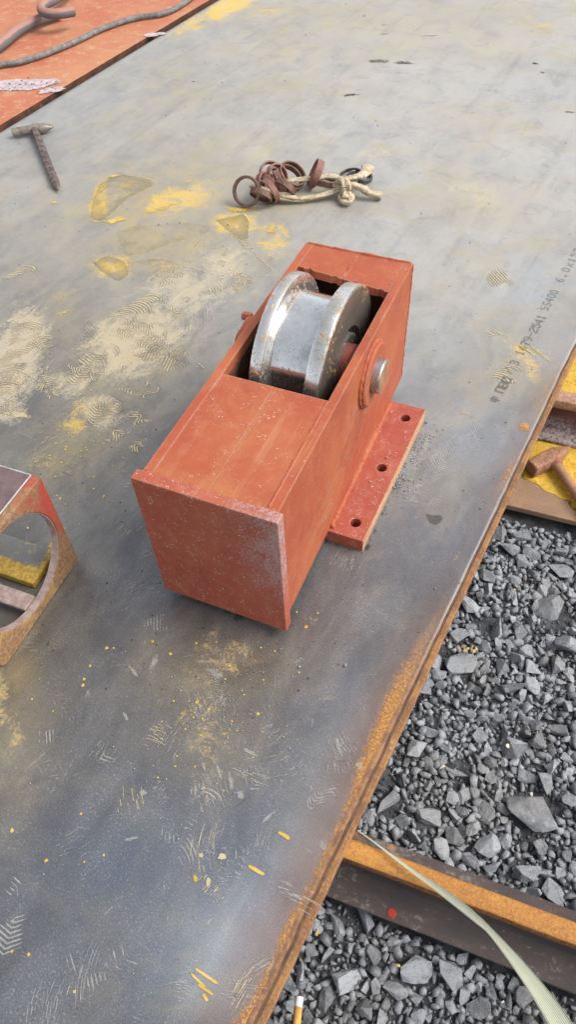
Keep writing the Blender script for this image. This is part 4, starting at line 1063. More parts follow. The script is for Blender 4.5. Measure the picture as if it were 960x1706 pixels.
hx = h1 - h0; hl = np.linalg.norm(hx); hx /= hl; hy = np.array([-hx[1], hx[0], 0]); hz = np.array([0, 0, 1.0])
ham = empty('hammer', tuple(at(57, 216, 0)), 0)
tag(ham, 'grey chipping hammer with twisted bar handle lying on the big plate', 'hammer')
og = np.array(ham.location)
secs = []
for s_, rh, rv in ((0, .0085, .0085), (.002, .0105, .0105), (.04, .0108, .0108), (.055, .0125, .0125), (.072, .0130, .0125), (.082, .0125, .0105), (.098, .0085, .0045), (hl - .002, .0030, .0016), (hl, .0015, .0008)):
    secs.append(ellring(h0 + hx * s_ - og + hz * 0.0012, hy, hz, rh, rv, 18))
hd = obj('head', loft(bmesh.new(), secs), M['ham'], ham, True); hd.data.set_sharp_from_angle(angle=math.radians(40))
a_, b_ = at(57, 217, .014), at(97, 318, .008)
N_ = 260
P = [a_ + (b_ - a_) * i / N_ - og for i in range(N_ + 1)]
ln = np.linalg.norm(b_ - a_)
def rb(i, an):
    s_ = i / N_ * ln
    if s_ > ln - 0.045: return 1.0
    d = math.cos(2 * an - s_ * 2 * math.pi / 0.030)
    return 1.0 + 0.26 * max(0.0, d) ** 3
R = [0.0082 if (i / N_ * ln) < ln - 0.05 else 0.0092 * max(0.04, min(1.0, (ln - i / N_ * ln) / 0.034)) for i in range(N_ + 1)]
obj('handle', tube(bmesh.new(), P, R, 20, rfun=rb), M['rebar'], ham, True)

# rusty hammer on the yellow beam
ZBT = ZB - 0.0005
q0, q1 = at(884, 782, ZBT + .013), at(951, 747, ZBT + .012)
kx = q1 - q0; kx[2] = 0; kl = np.linalg.norm(kx); kx /= kl; ky = np.array([-kx[1], kx[0], 0])
ham2 = empty('hammer', (q0[0], q0[1], ZBT), 0)
tag(ham2, 'rusty brown hammer with blunt square face and pointed tip on the yellow beam', 'hammer')
og = np.array(ham2.location)
secs = []
for s_, rh, rv, zc in ((0, .0105, .0110, .0135), (.002, .0125, .0130, .0135), (kl * .45, .0135, .0130, .0135), (kl * .62, .0125, .0125, .0135), (kl * .85, .0062, .0085, .0125), (kl - .002, .0022, .0050, .0110), (kl, .0010, .0035, .0110)):
    secs.append(ellring(q0 + kx * s_ - og * np.array([1, 1, 0]) - np.array([0, 0, q0[2]]) + hz * zc, ky, hz, rh, rv, 24, 0.42))
hd2 = obj('head', loft(bmesh.new(), secs), M['hamrust'], ham2, True); hd2.data.set_sharp_from_angle(angle=math.radians(28))
a_ = q0 + kx * kl * .52; a_ = a_ - og; a_[2] = 0.0135
b_ = at(968, 834, ZBT + .010) - og; dd_ = (b_ - a_); dd_[2] = 0; dd_ /= np.linalg.norm(dd_)
P = [a_ + dd_ * t + np.array([0, 0, -0.0040 * t / 0.2]) for t in np.linspace(0, 0.24, 30)]
obj('handle', tube(bmesh.new(), P, [0.0085 + 0.0012 * mnoise.noise(Vector((i * .3, 2, 0))) for i in range(30)], 16), M['hamrust'], ham2, True)
P = [a_ + dd_ * t for t in np.linspace(0.004, 0.020, 6)]
M['weldred'] = mat_rusty('reddish_weld', (0.22, 0.07, 0.045), (0.30, 0.13, 0.08), None, 2.0)
obj('weld_bead', tube(bmesh.new(), P, [.011, .0125, .0125, .012, .011, .009], 16), M['weldred'], ham2, True)

# ------------------------------------------------------------------ fabricated bracket at the left
g0, g1 = at(131, 933, 0), at(10, 1110, 0)
ge = (g1 - g0) / np.linalg.norm(g1 - g0)
gn = np.array([-ge[1], ge[0], 0])                       # outward normal of the end plate
bx = empty('steel_bracket', tuple(g0), math.atan2(ge[1], ge[0]))   # local x = along the end plate, local y = outward
def mat_bracket():
    n = NT('worn_red_end_plate')
    o = n.sep()
    a = n.noise(28, 6, 0.7, dist=0.5); b = n.noise(200, 5, 0.75)
    rust = n.mix(n.ss(b, 0.4, 0.6), (0.20, 0.105, 0.055), (0.34, 0.20, 0.10))
    rust = n.mix(n.mt('MULTIPLY', n.ss(a, 0.52, 0.66), 0.8), rust, (0.42, 0.27, 0.09))
    zone_ = n.mt('MULTIPLY', n.ss(o[0], 0.085, 0.02), n.ss(o[2], 0.02, 0.10))
    m = n.ss(n.mt('ADD', n.mt('ADD', n.mt('MULTIPLY', a, 0.55), n.mt('MULTIPLY', b, 0.4)), n.mt('MULTIPLY', zone_, 0.20)), 0.60, 0.70)
    col = n.mix(n.mt('MULTIPLY', m, 0.9), rust, (0.40, 0.042, 0.028))
    return n.bsdf(col, 0.8, 0, n.bump(n.mt('ADD', a, b), 0.5, 0.0018))
M['bracket'] = mat_bracket()
M['purple'] = mat_simple('purple_brown_primer', (0.115, 0.075, 0.073), (0.165, 0.112, 0.106), 45, 0.6, 0, 0.3)
M['pinkish'] = mat_simple('pink_worn_steel', (0.30, 0.205, 0.18), (0.46, 0.36, 0.32), 90, 0.6, 0.1, 0.4)
M['edgepale'] = mat_simple('pale_worn_edge', (0.40, 0.36, 0.34), (0.60, 0.56, 0.53), 90, 0.5, 0.2, 0.3)
tag(bx, 'rusty red steel bracket with round cutout in its end plate at the left edge', 'bracket')
PLW, PLH, PT = 0.178, 0.1735, 0.0120
def rrect(x0, x1, z0, z1, r, n=5):
    o_ = []
    for cx, cz, a0, rr in ((x1 - r, z0 + r, -90, r), (x1 - .002, z1 - .002, 0, .002), (x0 + .002, z1 - .002, 90, .002), (x0 + .006, z0 + .006, 180, .006)):
        for k in range(n): 
            a = math.radians(a0 + 90 * k / (n - 1)); o_.append((cx + rr * math.cos(a), cz + rr * math.sin(a)))
    return o_
MXZ = Matrix(((1, 0, 0, 0), (0, 0, -1, 0), (0, 1, 0, 0.0015), (0, 0, 0, 1)))     # plate xy -> local x,z ; thickness 0..t -> y 0..-t
ep = obj('end_plate', plate_holes(rrect(0, PLW, 0, PLH, 0.012), [circ(0.0880, 0.0905, 0.0765, 56)], 0.0, PT, 0.0012, MXZ), M['bracket'], bx)
bmr = bmesh.new()
lathe(bmr, [(0.0016, 0.0750), (0.0016, 0.0764), (PT - 0.0008, 0.0764), (PT - 0.0008, 0.0750)], 72, axis='z')
bmr.transform(Matrix(((1, 0, 0, 0.0880), (0, 0, -1, 0), (0, 1, 0, 0.0905 + 0.0015), (0, 0, 0, 1))))
rg = obj('lining_ring', bmr, M['pinkish'], bx, True); rg.data.set_sharp_from_angle(angle=math.radians(35))
obj('top_plate', nbox(0.0006, PLW - 0.001, -0.235, -PT - 0.0004, PLH - 0.0075, PLH + 0.0012, 0.0012), M['purple'], bx)
# bright worn arrises of the top plate
tr = tube(bmesh.new(), [(0.0012, -PT - 0.0016, PLH + 0.0010), (PLW - 0.002, -PT - 0.0016, PLH + 0.0010)], 0.0011, 6)
tr = tube(tr, [(0.0010, -PT - 0.002, PLH + 0.0010), (0.0010, -0.234, PLH + 0.0010)], 0.0011, 6)
obj('worn_edge', tr, M['edgepale'], bx)
obj('far_plate', plate_holes(rrect(0, PLW, 0, PLH, 0.012), [circ(0.0880, 0.0905, 0.0765, 56)], 0.236, 0.248, 0.0012, MXZ), M['bracket'], bx)
obj('brace', nbox(0.0800, 0.1030, -0.2355, -PT - 0.0002, 0.0145, 0.0205, 0.0012), M['pinkish'], bx)
# low slab inside it, grey with yellow paint along its rim
def mat_slab():
    n = NT('grey_slab_yellow_rim')
    o = n.sep()
    a = n.noise(45, 5, 0.7); b = n.noise(200, 4, 0.75)
    e1 = n.ss(o[0], 0.030, 0.052); e2 = n.ss(o[1], -0.050, -0.022)
    m = n.mt('ADD', n.mt('MULTIPLY', n.mt('MAXIMUM', e1, n.mt('MULTIPLY', e2, 0.7)), 0.40), n.mt('ADD', n.mt('MULTIPLY', a, 0.6), n.mt('MULTIPLY', b, 0.3)))
    col = n.mix(n.ss(m, 0.50, 0.64), n.mix(a, (0.12, 0.122, 0.12), (0.19, 0.19, 0.18)), n.mix(n.ss(b, 0.4, 0.6), (0.34, 0.20, 0.035), (0.50, 0.34, 0.06)))
    return n.bsdf(col, 0.7, 0, n.bump(n.mt('ADD', a, b), 0.5, 0.0015))
M['slab'] = mat_slab()
sb = obj('slab', nbox(0.004, 0.0625, -0.190, -0.0300, 0.0012, 0.0135, 0.0022), M['slab'])
sb.location = tuple(g0); sb.rotation_euler = (0, 0, math.atan2(ge[1], ge[0]))
tag(sb, 'low grey slab with yellow rim lying inside the rusty red bracket', 'slab')

# ------------------------------------------------------------------ rings on a knotted cloth strip
M['ring'] = mat_simple('brown_steel_ring', (0.115, 0.062, 0.042), (0.215, 0.120, 0.082), 60, 0.55, 0.25, 0.3)
M['ringred'] = mat_simple('reddish_steel_ring', (0.175, 0.072, 0.055), (0.27, 0.135, 0.105), 60, 0.6, 0.1, 0.3)
M['ringdark'] = mat_simple('dark_steel_ring', (0.05, 0.045, 0.043), (0.13, 0.12, 0.11), 60, 0.4, 0.5, 0.3)
M['cloth'] = mat_simple('tan_cloth', (0.30, 0.22, 0.13), (0.55, 0.46, 0.325), 110, 0.9, 0, 0.9, 0.40, 0.54)
def ring(px, py, z, nrm, mat, label, R=0.031, th=0.0042, wd=0.013, group=None):
    c = at(px, py, z)
    q = Vector(nrm).normalized()
    nx_, ny_, nz_ = q
    need = R * math.sqrt(max(0, 1 - nz_ * nz_)) + wd / 2 * abs(nz_) + 0.0006
    c = at(px, py, max(z, need))
    b = 0.0009
    prof = [(-wd / 2, R - th + b), (-wd / 2, R - b), (-wd / 2 + b, R), (wd / 2 - b, R), (wd / 2, R - b), (wd / 2, R - th + b), (wd / 2 - b, R - th), (-wd / 2 + b, R - th)]
    o = obj('steel_ring', lathe(bmesh.new(), prof, 48, axis='z'), M[mat], None, True)
    o.data.set_sharp_from_angle(angle=math.radians(40))
    o.location = tuple(c)
    o.rotation_euler = q.to_track_quat('Z', 'Y').to_euler()
    return tag(o, label, 'ring', group or 'steel rings strung on the cloth strip')
ring(411, 319, .02, (-.30, -.72, .40), 'ring', 'brown steel ring standing upright with the cloth strip through it', 0.0315, .0058, .010)
for a_, b_, c_, d_, e_, f_, l_ in (
        (443, 309, .02, (.80, -.52, .42), 'ringred', .029, 'reddish ring of the clump nearest to the upright ring'),
        (452, 306, .02, (.62, .42, .55), 'ringred', .029, 'reddish ring leaning across the middle of the clump'),
        (459, 302, .024, (.86, -.38, .50), 'ring', .029, 'brown ring standing on edge in the middle of the clump'),
        (436, 325, .012, (.35, .60, .62), 'ring', .026, 'brown ring lowest in the clump, just right of the upright ring'),
        (466, 305, .02, (.92, .20, .25), 'ringred', .028, 'reddish ring on the right flank of the clump'),
        (452, 289, .03, (.30, -.5, .62), 'ring', .027, 'thin brown ring on top of the clump, farthest from the viewer'),
        (449, 318, .016, (.75, .55, .30), 'ringred', .027, 'reddish ring in front at the bottom of the clump'),
        (474, 312, .014, (.55, .60, .55), 'ring', .027, 'brown ring lying low at the right foot of the clump'),
        (462, 294, .034, (.55, -.60, .58), 'ringred', .027, 'reddish ring high up in the clump beside the leaning pair')):
    ring(a_, b_, c_, d_, e_, l_, f_)
ring(482, 297, .022, (.46, -.34, .80), 'ring', 'lower brown ring of the leaning pair right of the clump', .032)
ring(487, 291, .030, (.42, -.36, .82), 'ring', 'upper brown ring of the leaning pair right of the clump', .032)
ring(526, 289, .02, (.83, -.10, -.42), 'ringred', 'red brown ring standing nearly edge on in the middle of the strip', .030, .004, .016)
ring(540, 300, .010, (.22, .15, .93), 'ring', 'brown ring lying tilted just left of the knot', .030)
ring(600, 294, .005, (.10, .05, .98), 'ringdark', 'dark thin ring lying flat at the knot end of the strip', .029, .005, .008)
ring(585, 291, .010, (-.12, .02, .98), 'ringdark', 'dark narrow ring half hidden under the upper cloth tail', .026, .004, .007)
cl = empty('cloth_strip', tuple(at(575, 314, 0)), 0)
tag(cl, 'dirty cream cloth strip knotted at one end and threaded through steel rings', 'cloth strip')
og = np.array(cl.location)
def cloth(name, pts, rad, flat, ends=None, seed=0.0, tw=None):
    P = catmull([at(a, b, z) - og for a, b, z in pts], 10)
    n = len(P)
    R = [rad * (1 + 0.16 * mnoise.noise(Vector((i * 0.25, seed, 0)))) * (1 if ends is None else (1 + ends * max(0, (i / n - .75)) * 4)) for i in range(n)]
    rf = lambda i, an: 1 + 0.14 * math.sin(3 * an + i * 0.13 + seed) + 0.10 * math.sin(5 * an - i * 0.21)
    o = obj(name, tube(bmesh.new(), P, R, 16, flat, rfun=rf, twist=[(tw or 0.3) * math.sin(i * 0.15 + seed) for i in range(n)]), M['cloth'], cl, True)
    return o
cloth('strand', [(419, 310, .030), (432, 314, .030), (455, 320, .024), (478, 327, .016), (502, 331, .010), (535, 326, .011), (560, 317, .016), (576, 311, .020)], .0078, (1.0, .62), None, 1)
cloth('strand', [(420, 317, .026), (436, 323, .022), (462, 329, .014), (484, 333, .009), (508, 332, .008)], .0062, (1.0, .6), None, 4)
cloth('strand', [(462, 306, .02), (490, 300, .022), (515, 297, .020), (545, 294, .018), (572, 298, .020)], .0072, (1.1, .5), None, 7)
cloth('tail', [(572, 311, .024), (590, 309, .026), (606, 315, .020), (618, 323, .013), (636, 327, .0085)], .0082, (1.0, .8), .25, 9)
cloth('tail', [(566, 303, .024), (580, 298, .030), (596, 294, .032), (608, 288, .030), (615, 279, .026)], .0085, (1.25, .55), .35, 12)
cloth('knot', [(566, 320, .008), (561, 309, .022), (565, 299, .036), (573, 302, .040), (575, 313, .030), (571, 322, .014)], .0075, (1.1, .7), None, 15)
cloth('knot', [(571, 321, .007), (567, 309, .026), (572, 299, .038), (579, 304, .040), (580, 315, .026), (575, 324, .010)], .0066, (1.1, .7), None, 18)
cloth('loop', [(578, 316, .018), (568, 326, .010), (571, 335, .009), (580, 337, .010), (586, 331, .013), (582, 323, .018), (575, 323, .020), (575, 330, .016)], .0068, (1.0, .75), None, 21)
cloth('loop', [(592, 296, .02), (590, 305, .016), (583, 314, .018)], .006, (1.0, .7), None, 24)

# ------------------------------------------------------------------ hoses and cable on the red plate
def mat_hose():
    n = NT('dusty_rubber_hose')
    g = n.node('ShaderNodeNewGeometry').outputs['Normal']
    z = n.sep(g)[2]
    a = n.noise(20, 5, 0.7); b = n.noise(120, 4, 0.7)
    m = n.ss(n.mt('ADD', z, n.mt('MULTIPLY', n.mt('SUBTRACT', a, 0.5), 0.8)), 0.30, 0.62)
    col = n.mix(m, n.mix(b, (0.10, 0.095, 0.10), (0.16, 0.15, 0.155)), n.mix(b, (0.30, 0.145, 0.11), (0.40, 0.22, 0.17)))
    return n.bsdf(col, 0.75, 0, n.bump(b, 0.3, 0.002))
M['hose'] = mat_hose()
def line_thing(name, pts, r, mat, label, cat, flat=None, group=None):
    P = catmull([at(a, b, z) for a, b, z in pts], 12)
    o = obj(name, tube(bmesh.new(), P, r, 14, flat), mat, None, True)
    o.data.set_sharp_from_angle(angle=math.radians(50))
    return tag(o, label, cat, group)
line_thing('hose', [(-90, 130, .022), (-40, 100, .022), (0, 74, .022), (30, 50, .022), (60, 35, .022), (84, 27, .021), (100, 22, .021)], .0150, M['hose'], 'dusty hose running in from the edge to under the curled one', 'hose')
line_thing('hose', [(160, -60, .022), (120, -22, .030), (92, -2, .044), (74, 7, .052), (68, 15, .054), (76, 22, .054), (98, 23, .052), (122, 19, .048)], .0140, M['hose'], 'curled hose end with its cut tip pointing across the red plate', 'hose')
M['cable'] = mat_simple('grey_cable', (0.11, 0.105, 0.10), (0.23, 0.22, 0.20), 60, 0.7, 0, 0.4)
line_thing('cable', [(-60, 118, .012), (0, 108, .011), (28, 104, .011), (60, 95, .011), (95, 82, .011), (130, 67, .011), (165, 50, .011), (200, 37, .011), (235, 28, .011), (265, 24, .011), (288, 16, .011), (312, 1, .011), (350, -30, .011)], .0078, M['cable'], 'thin grey cable snaking across the red oxide plate', 'cable')
class PFilm(Film):
    pass
pz = Film(0.0026)
for cx, cy, rx, ry, an, co in ((40, 142, 70, 12, -2, 1.2), (85, 150, 30, 7, -10, 1.1), (10, 140, 40, 10, 0, 1.2), (252, 58, 18, 5, -15, 1.1), (268, 56, 12, 4, 0, .8)):
    p = pl(at(cx, cy, .002)); s_ = mpp(cx, cy)
    pz.blob(p[0], p[1], rx * s_, ry * s_ * 2.2, math.radians(-an) - PROT, co, 0.4)
M['lav'] = mat_decal('pale_lavender_residue', (0.44, 0.36, 0.38), (0.56, 0.48, 0.49), 60, 0.36, 0.5, amax=0.9)
lv = mesh_np('pale_residue', pz.V, pz.F, M['lav'], red_plate, dict(a=pz.A)); tag(lv, kind='stuff')
pz = Film(0.0032)
for i in range(70):
    cx, cy = random.uniform(0, 95), random.gauss(143, 6)
    p = pl(at(cx, cy, .002)); s_ = mpp(cx, cy)
    pz.blob(p[0], p[1], random.uniform(1, 4) * s_, random.uniform(.6, 1.4) * s_, random.uniform(0, 3), 1.3, 0.5, 7)
lv = mesh_np('dark_crumbs', pz.V, pz.F, M['d_dark'], red_plate, dict(a=pz.A)); tag(lv, kind='stuff')

# ------------------------------------------------------------------ pale green strip across the rail
def mat_strip():
    n = NT('pale_green_strip')
    u = n.attr('across')
    f = n.ss(n.noise(1.0, 2, 0.6, vec=n.map((60, 1, 1), vec=None)), 0.4, 0.6)
    s_ = n.mt('SINE', n.mt('MULTIPLY', u, 75.0))
    col = n.mix(n.ss(n.mt('ADD', s_, n.mt('MULTIPLY', n.noise(140, 4, 0.7), 1.2)), 0.1, 1.4), (0.33, 0.345, 0.22), (0.56, 0.56, 0.44))
    return n.bsdf(col, 0.55, 0, n.bump(s_, 0.3, 0.0006))
M['strip'] = mat_strip()
SP = [(596, 1383, -.0105, .0008), (625, 1404, -.0085, .0010), (655, 1427, -.006, .0015), (690, 1453, -.003, .0020), (725, 1477, .000, .0032), (762, 1504, .002, .0044), (795, 1531, .003, .0040), (815, 1549, .004, .0032), (838, 1575, .006, .0042), (868, 1612, .009, .0060), (900, 1655, .012, .0080), (930, 1700, .015, .0098), (960, 1752, .017, .0110), (990, 1810, .018, .0110)]
P = catmull([at(a, b, z) for a, b, z, w_ in SP], 8)
Wd = catmull([(w_, 0, 0) for a, b, z, w_ in SP], 8)[:, 0]
V, Fq, ac = [], [], []
T = np.gradient(P, axis=0); T /= np.linalg.norm(T, axis=1)[:, None]
nn_ = len(P); K = 7
for i in range(nn_):
    t = i / (nn_ - 1)
    A = np.cross(T[i], [0, 0, 1.0]); A /= np.linalg.norm(A); B = np.cross(A, T[i])
    tw = math.radians(50 * math.cos(t * 7.2) * (1 - t) - 20 * t)
    a2 = math.cos(tw) * A + math.sin(tw) * B; b2 = -math.sin(tw) * A + math.cos(tw) * B
    for side_ in (0, 1):
        for k in range(K):
            s_ = k / (K - 1) * 2 - 1
            fold = 0.16 * abs(s_) * Wd[i]
            V.append(P[i] + a2 * s_ * Wd[i] + b2 * (fold - side_ * 0.0006)); ac.append(k / (K - 1))
for i in range(nn_ - 1):
    for side_ in (0, 1):
        for k in range(K - 1):
            a = i * 2 * K + side_ * K + k; q = (a, a + 1, a + 1 + 2 * K, a + 2 * K)
            Fq.append(q if side_ == 0 else q[::-1])
    for k in (0, K - 1):
        a = i * 2 * K + k; Fq.append((a, a + K, a + 3 * K, a + 2 * K))
st = mesh_np('plastic_strip', V, Fq, M['strip'], None, dict(across=ac), True)
tag(st, 'pale green ribbed strip lying slantwise over the orange rusted rail', 'strip')

# red dab on the rail foot
rf_ = Film(0.0)
def rail_blob(px, py, rx, ry, co, film):
    p = at(px, py, ZB + .0080); t, n_ = p @ RD, p @ RN - 0.2040
    film.blob(t, n_, rx, ry, 0, co, 0.25, 16)
rail_blob(654, 1521, .0060, .0055, 1.35, rf_)
def rail_z(n_):
    n_ = abs(n_)
    xs_ = [0.0075, 0.016, 0.0355, 0.0385]; zs_ = [ZB + .018, ZB + .0125, ZB + .0065, ZB + .0048]
    return float(np.interp(n_, xs_, zs_)) + 0.0011
V = [(x, y, rail_z(y)) for x, y, z in rf_.V]
mesh_np('red_paint_dab', V, rf_.F, M['d_red'], rail_a, dict(a=rf_.A))

# ------------------------------------------------------------------ crushed stone
M['stone'] = mat_stone(True); M['bed'] = mat_stone(False)
M['soil'] = mat_simple('dark_stone_dust', (0.026, 0.026, 0.028), (0.080, 0.080, 0.084), 60, 0.95, 0, 0.8)
def bed_z(x, y):
    return -0.1115 + 0.0065 * mnoise.noise(Vector((x * 5, y * 5, 3))) + 0.003 * mnoise.noise(Vector((x * 16, y * 16, 8)))
gx = np.arange(-0.6, 2.2, 0.02); gy = np.arange(-1.4, 2.4, 0.02)
V = [(x, y, bed_z(x, y)) for y in gy for x in gx]
ii = np.arange(len(V)).reshape(len(gy), len(gx))
soil = mesh_np('gravel_bed', V, np.stack([ii[:-1, :-1], ii[:-1, 1:], ii[1:, 1:], ii[1:, :-1]], -1).reshape(-1, 4), M['soil'], None, None, True)
tag(soil, kind='structure')
PROTO = []
def make_proto(npts, flat, seed):
    r_ = random.Random(seed)
    bm = bmesh.new()
    ax = (1.0, r_.uniform(0.6, 0.95), r_.uniform(*flat))
    for i in range(npts):
        v = Vector((r_.gauss(0, 1), r_.gauss(0, 1), r_.gauss(0, 1))).normalized()
        # push towards a blocky shape so that flat broken faces appear
        p = max(abs(v.x), abs(v.y), abs(v.z)); v = v * (0.55 + 0.45 / p * 0.75) * r_.uniform(0.82, 1.0)
        bm.verts.new((v.x * ax[0], v.y * ax[1], v.z * ax[2]))
    r = bmesh.ops.convex_hull(bm, input=list(bm.verts))
    bmesh.ops.delete(bm, geom=[v for v in bm.verts if not v.link_faces], context='VERTS')
    bmesh.ops.triangulate(bm, faces=list(bm.faces))
    bm.verts.index_update()
    m = max(v.co.length for v in bm.verts)
    Vv = np.array([v.co / m for v in bm.verts]); Ff = np.array([[v.index for v in f.verts] for f in bm.faces])
    bm.free()
    return Vv, Ff
for k in range(22): PROTO.append(make_proto(random.choice((9, 11, 13, 16)), (0.42, 0.85), 100 + k))
SMALL = [make_proto(8, (0.30, 0.6), 300 + k) for k in range(10)]
def in_gravel(x, y, r=0.0):
    P = np.array([x, y, 0])
    if P @ PM < -0.20: return False
    n_ = P @ RN
    if 0.785 - r < n_ < 1.21 + r: return False
    if 0.1660 - r * 0.55 < n_ < 0.2430 + r * 0.55: return False
    return True
class Grid:
    def __init__(self, c): self.c = c; self.d = {}
    def ok(self, x, y, r, f):
        c = self.c; i, j = int(x // c), int(y // c)
        for a in (-1, 0, 1):
            for b in (-1, 0, 1):
                for (u, v, q) in self.d.get((i + a, j + b), ()):
                    if (u - x) ** 2 + (v - y) ** 2 < (f * (q + r)) ** 2: return False
        return True
    def add(self, x, y, r): self.d.setdefault((int(x // self.c), int(y // self.c)), []).append((x, y, r))
STN = []     # x, y, r, hero
HERO = [  # px, py, radius px, height scale, shade 0..1, label
    (893, 1352, 53, .33, 'largest slab of dark grey stone with flat top near the right edge of the gravel'),
    (768, 1103, 30, .7, 'squarish pale grey stone beside the tiny yellow pebbles'),
    (733, 1088, 30, .8, 'grey stone half under the rusty plate edge next to the squarish one'),
    (722, 1356, 28, .75, 'blocky stone with a red paint mark on its side'),
    (605, 1526, 30, .55, 'pointed triangular grey stone leaning against the rail foot'),
    (690, 1612, 34, .5, 'flat oval dark slab below the rail'),
    (888, 1652, 30, .6, 'square dark stone beside the pale green strip below the rail'),
    (927, 1020, 36, .7, 'broad angular stone lying between the yellow beam and the largest slab, near the right edge'),
    (817, 1040, 28, .75, 'rounded pale topped boulder near the rusty plate edge'),
    (780, 1004, 24, .5, 'flat pointed pale stone at the rusty plate edge'),
    (940, 943, 24, .6, 'flat pale stone at the right edge below the yellow beam'),
    (850, 911, 22, .6, 'dark rounded triangular stone below the yellow beam near the plate'),
    (925, 1483, 28, .6, 'dark flat stone touching the far side of the rail foot'),
    (772, 1275, 24, .6, 'pale flaky stone in the middle of the gravel'),
    (650, 1335, 26, .7, 'long dark upright stone near where the rail meets the plate'),
    (890, 1140, 20, .6, 'pointed grey stone at the middle of the right gravel field'),
    (693, 1245, 24, .75, 'dark cube shaped stone close to the rusty plate edge'),
    (640, 1300, 24, .8, 'grey stone wedged under the plate edge above the rail'),
    (565, 1535, 22, .6, 'dark slab next to the pointed triangular stone'),
    (625, 1590, 20, .5, 'grey plain stone below the pointed triangular one'),
    (658, 1650, 24, .5, 'dark tilted slab below the flat oval one'),
    (545, 1665, 24, .6, 'large pale stone right of the cigarette end'),
    (815, 1350, 20, .7, 'oblong stone left of the largest slab'),
    (860, 1640, 14, .7, 'small upright stone left of the square dark one'),
]
G1 = Grid(0.09); G2 = Grid(0.03); G3 = Grid(0.014)
things = []
for i, (cx, cy, rp, hs_, lab) in enumerate(HERO):
    p = at(cx, cy, -0.098)
    r = rp * np.linalg.norm(at(cx + 1, cy, -0.098) - at(cx, cy, -0.098)) * 1.06
    things.append((p[0], p[1], r, hs_, lab)); G1.add(p[0], p[1], r); G2.add(p[0], p[1], r)
def scatter(n, r0, r1, box, grid, f, tries, extra=(), cond=None):
    outl = []
    t = 0
    while len(outl) < n and t < tries:
        t += 1
        x, y = random.uniform(box[0], box[1]), random.uniform(box[2], box[3])
        r = r0 * (r1 / r0) ** (random.random() ** 1.6)
        if not in_gravel(x, y, r): continue
        if cond and not cond(x, y): continue
        if not grid.ok(x, y, r, f): continue
        if any(not g.ok(x, y, r * 0.3, 0.75) for g in extra): continue
        grid.add(x, y, r)
        outl.append((x, y, r))
    return outl
NEAR = (-0.16, 0.72, -0.10, 0.95)
FAR = (-0.3, 1.75, -1.1, 2.1)
notnear = lambda x, y: not (NEAR[0] < x < NEAR[1] and NEAR[2] < y < NEAR[3])
bigs = scatter(620, 0.0095, 0.021, NEAR, G1, 0.72, 24000)
mids = scatter(3600, 0.0055, 0.0105, NEAR, G2, 0.60, 80000, (G1,))
smal = scatter(7000, 0.0028, 0.0054, NEAR, G3, 0.62, 60000, (G2,))
fine = [(random.uniform(*NEAR[:2]), random.uniform(*NEAR[2:]), random.uniform(0.0012, 0.0027)) for i in range(22000)]
fine = [q for q in fine if in_gravel(*q)]
farb = scatter(2600, 0.008, 0.022, FAR, Grid(0.06), 0.62, 16000, (), notnear)
farm = [(random.uniform(*FAR[:2]), random.uniform(*FAR[2:]), random.uniform(0.003, 0.007)) for i in range(16000)]
farm = [q for q in farm if in_gravel(*q) and notnear(q[0], q[1])]
# the largest stones in view are things of their own
vis = []
for q in bigs + mids[:600]:
    s2, z2 = proj(np.array([[q[0], q[1], -0.095]]))
    vis.append((0 < s2[0][0] < 960 and 0 < s2[0][1] < 1706 and q[0] * PM[0] + q[1] * PM[1] > -0.085) * q[2])
order = sorted(range(len(vis)), key=lambda k: -vis[k])[:272]
own = {k for k in order if vis[k] > 0}
allb = bigs + mids[:600]
PME = []
for k, (Vv, Ff) in enumerate(PROTO):
    me = bpy.data.meshes.new('stone'); me.from_pydata([tuple(v) for v in Vv], [], [tuple(f) for f in Ff]); me.materials.append(M['stone'])
    bm = bmesh.new(); bm.from_mesh(me)
    bmesh.ops.bevel(bm, geom=list(bm.edges), offset=0.020, segments=1, affect='EDGES')
    bmesh.ops.triangulate(bm, faces=list(bm.faces))
    bmesh.ops.subdivide_edges(bm, edges=[e for e in bm.edges if e.calc_length() > 0.25], cuts=3, use_grid_fill=True)
    bmesh.ops.triangulate(bm, faces=list(bm.faces))
    bm.normal_update()
    off_ = Vector((k * 7.3, k * 3.1, 0))
    dsp = [(v, v.normal * (0.028 * mnoise.noise(v.co * 2.3 + off_) + 0.030 * mnoise.noise(v.co * 6.5 + off_) + 0.014 * mnoise.noise(v.co * 15 + off_))) for v in bm.verts]
    for v, d in dsp: v.co += d
    bm.to_mesh(me); bm.free()
    PME.append(me)
def stone_label(x, y, r, hs_):
    (sx, sy), _ = proj(np.array([x, y, -0.095])); n_ = np.array([x, y, 0]) @ RN; m_ = np.array([x, y, 0]) @ PM
    size = 'large' if r > 0.0145 else 'mid sized' if r > 0.0108 else 'small'
    shape = 'flat' if hs_ < 0.82 else 'chunky' if hs_ > 1.0 else 'angular'
    if n_ < 0.17: place = 'below the rail, near the plate' if m_ < -0.015 else 'below the rail, left of the pale strip' if sx < 830 else 'below the rail, beside the pale strip'
    elif n_ > 0.70: place = 'right in front of the yellow beam'
    elif n_ < 0.29: place = 'beyond the rail, near the plate' if sx < 760 else 'beyond the rail, far from the plate'
    elif math.hypot(x - things[0][0], y - things[0][1]) < 0.085: place = 'beside the largest slab of stone'
    elif m_ < -0.03: place = 'beside the upper rusty plate edge' if n_ > 0.48 else 'beside the lower rusty plate edge'
    else: place = 'out in the gravel under the beam' if n_ > 0.56 else 'in the middle of the gravel field' if n_ > 0.42 else 'in the gravel a little beyond the rail'
    return f'{size} {shape} grey stone {place}'
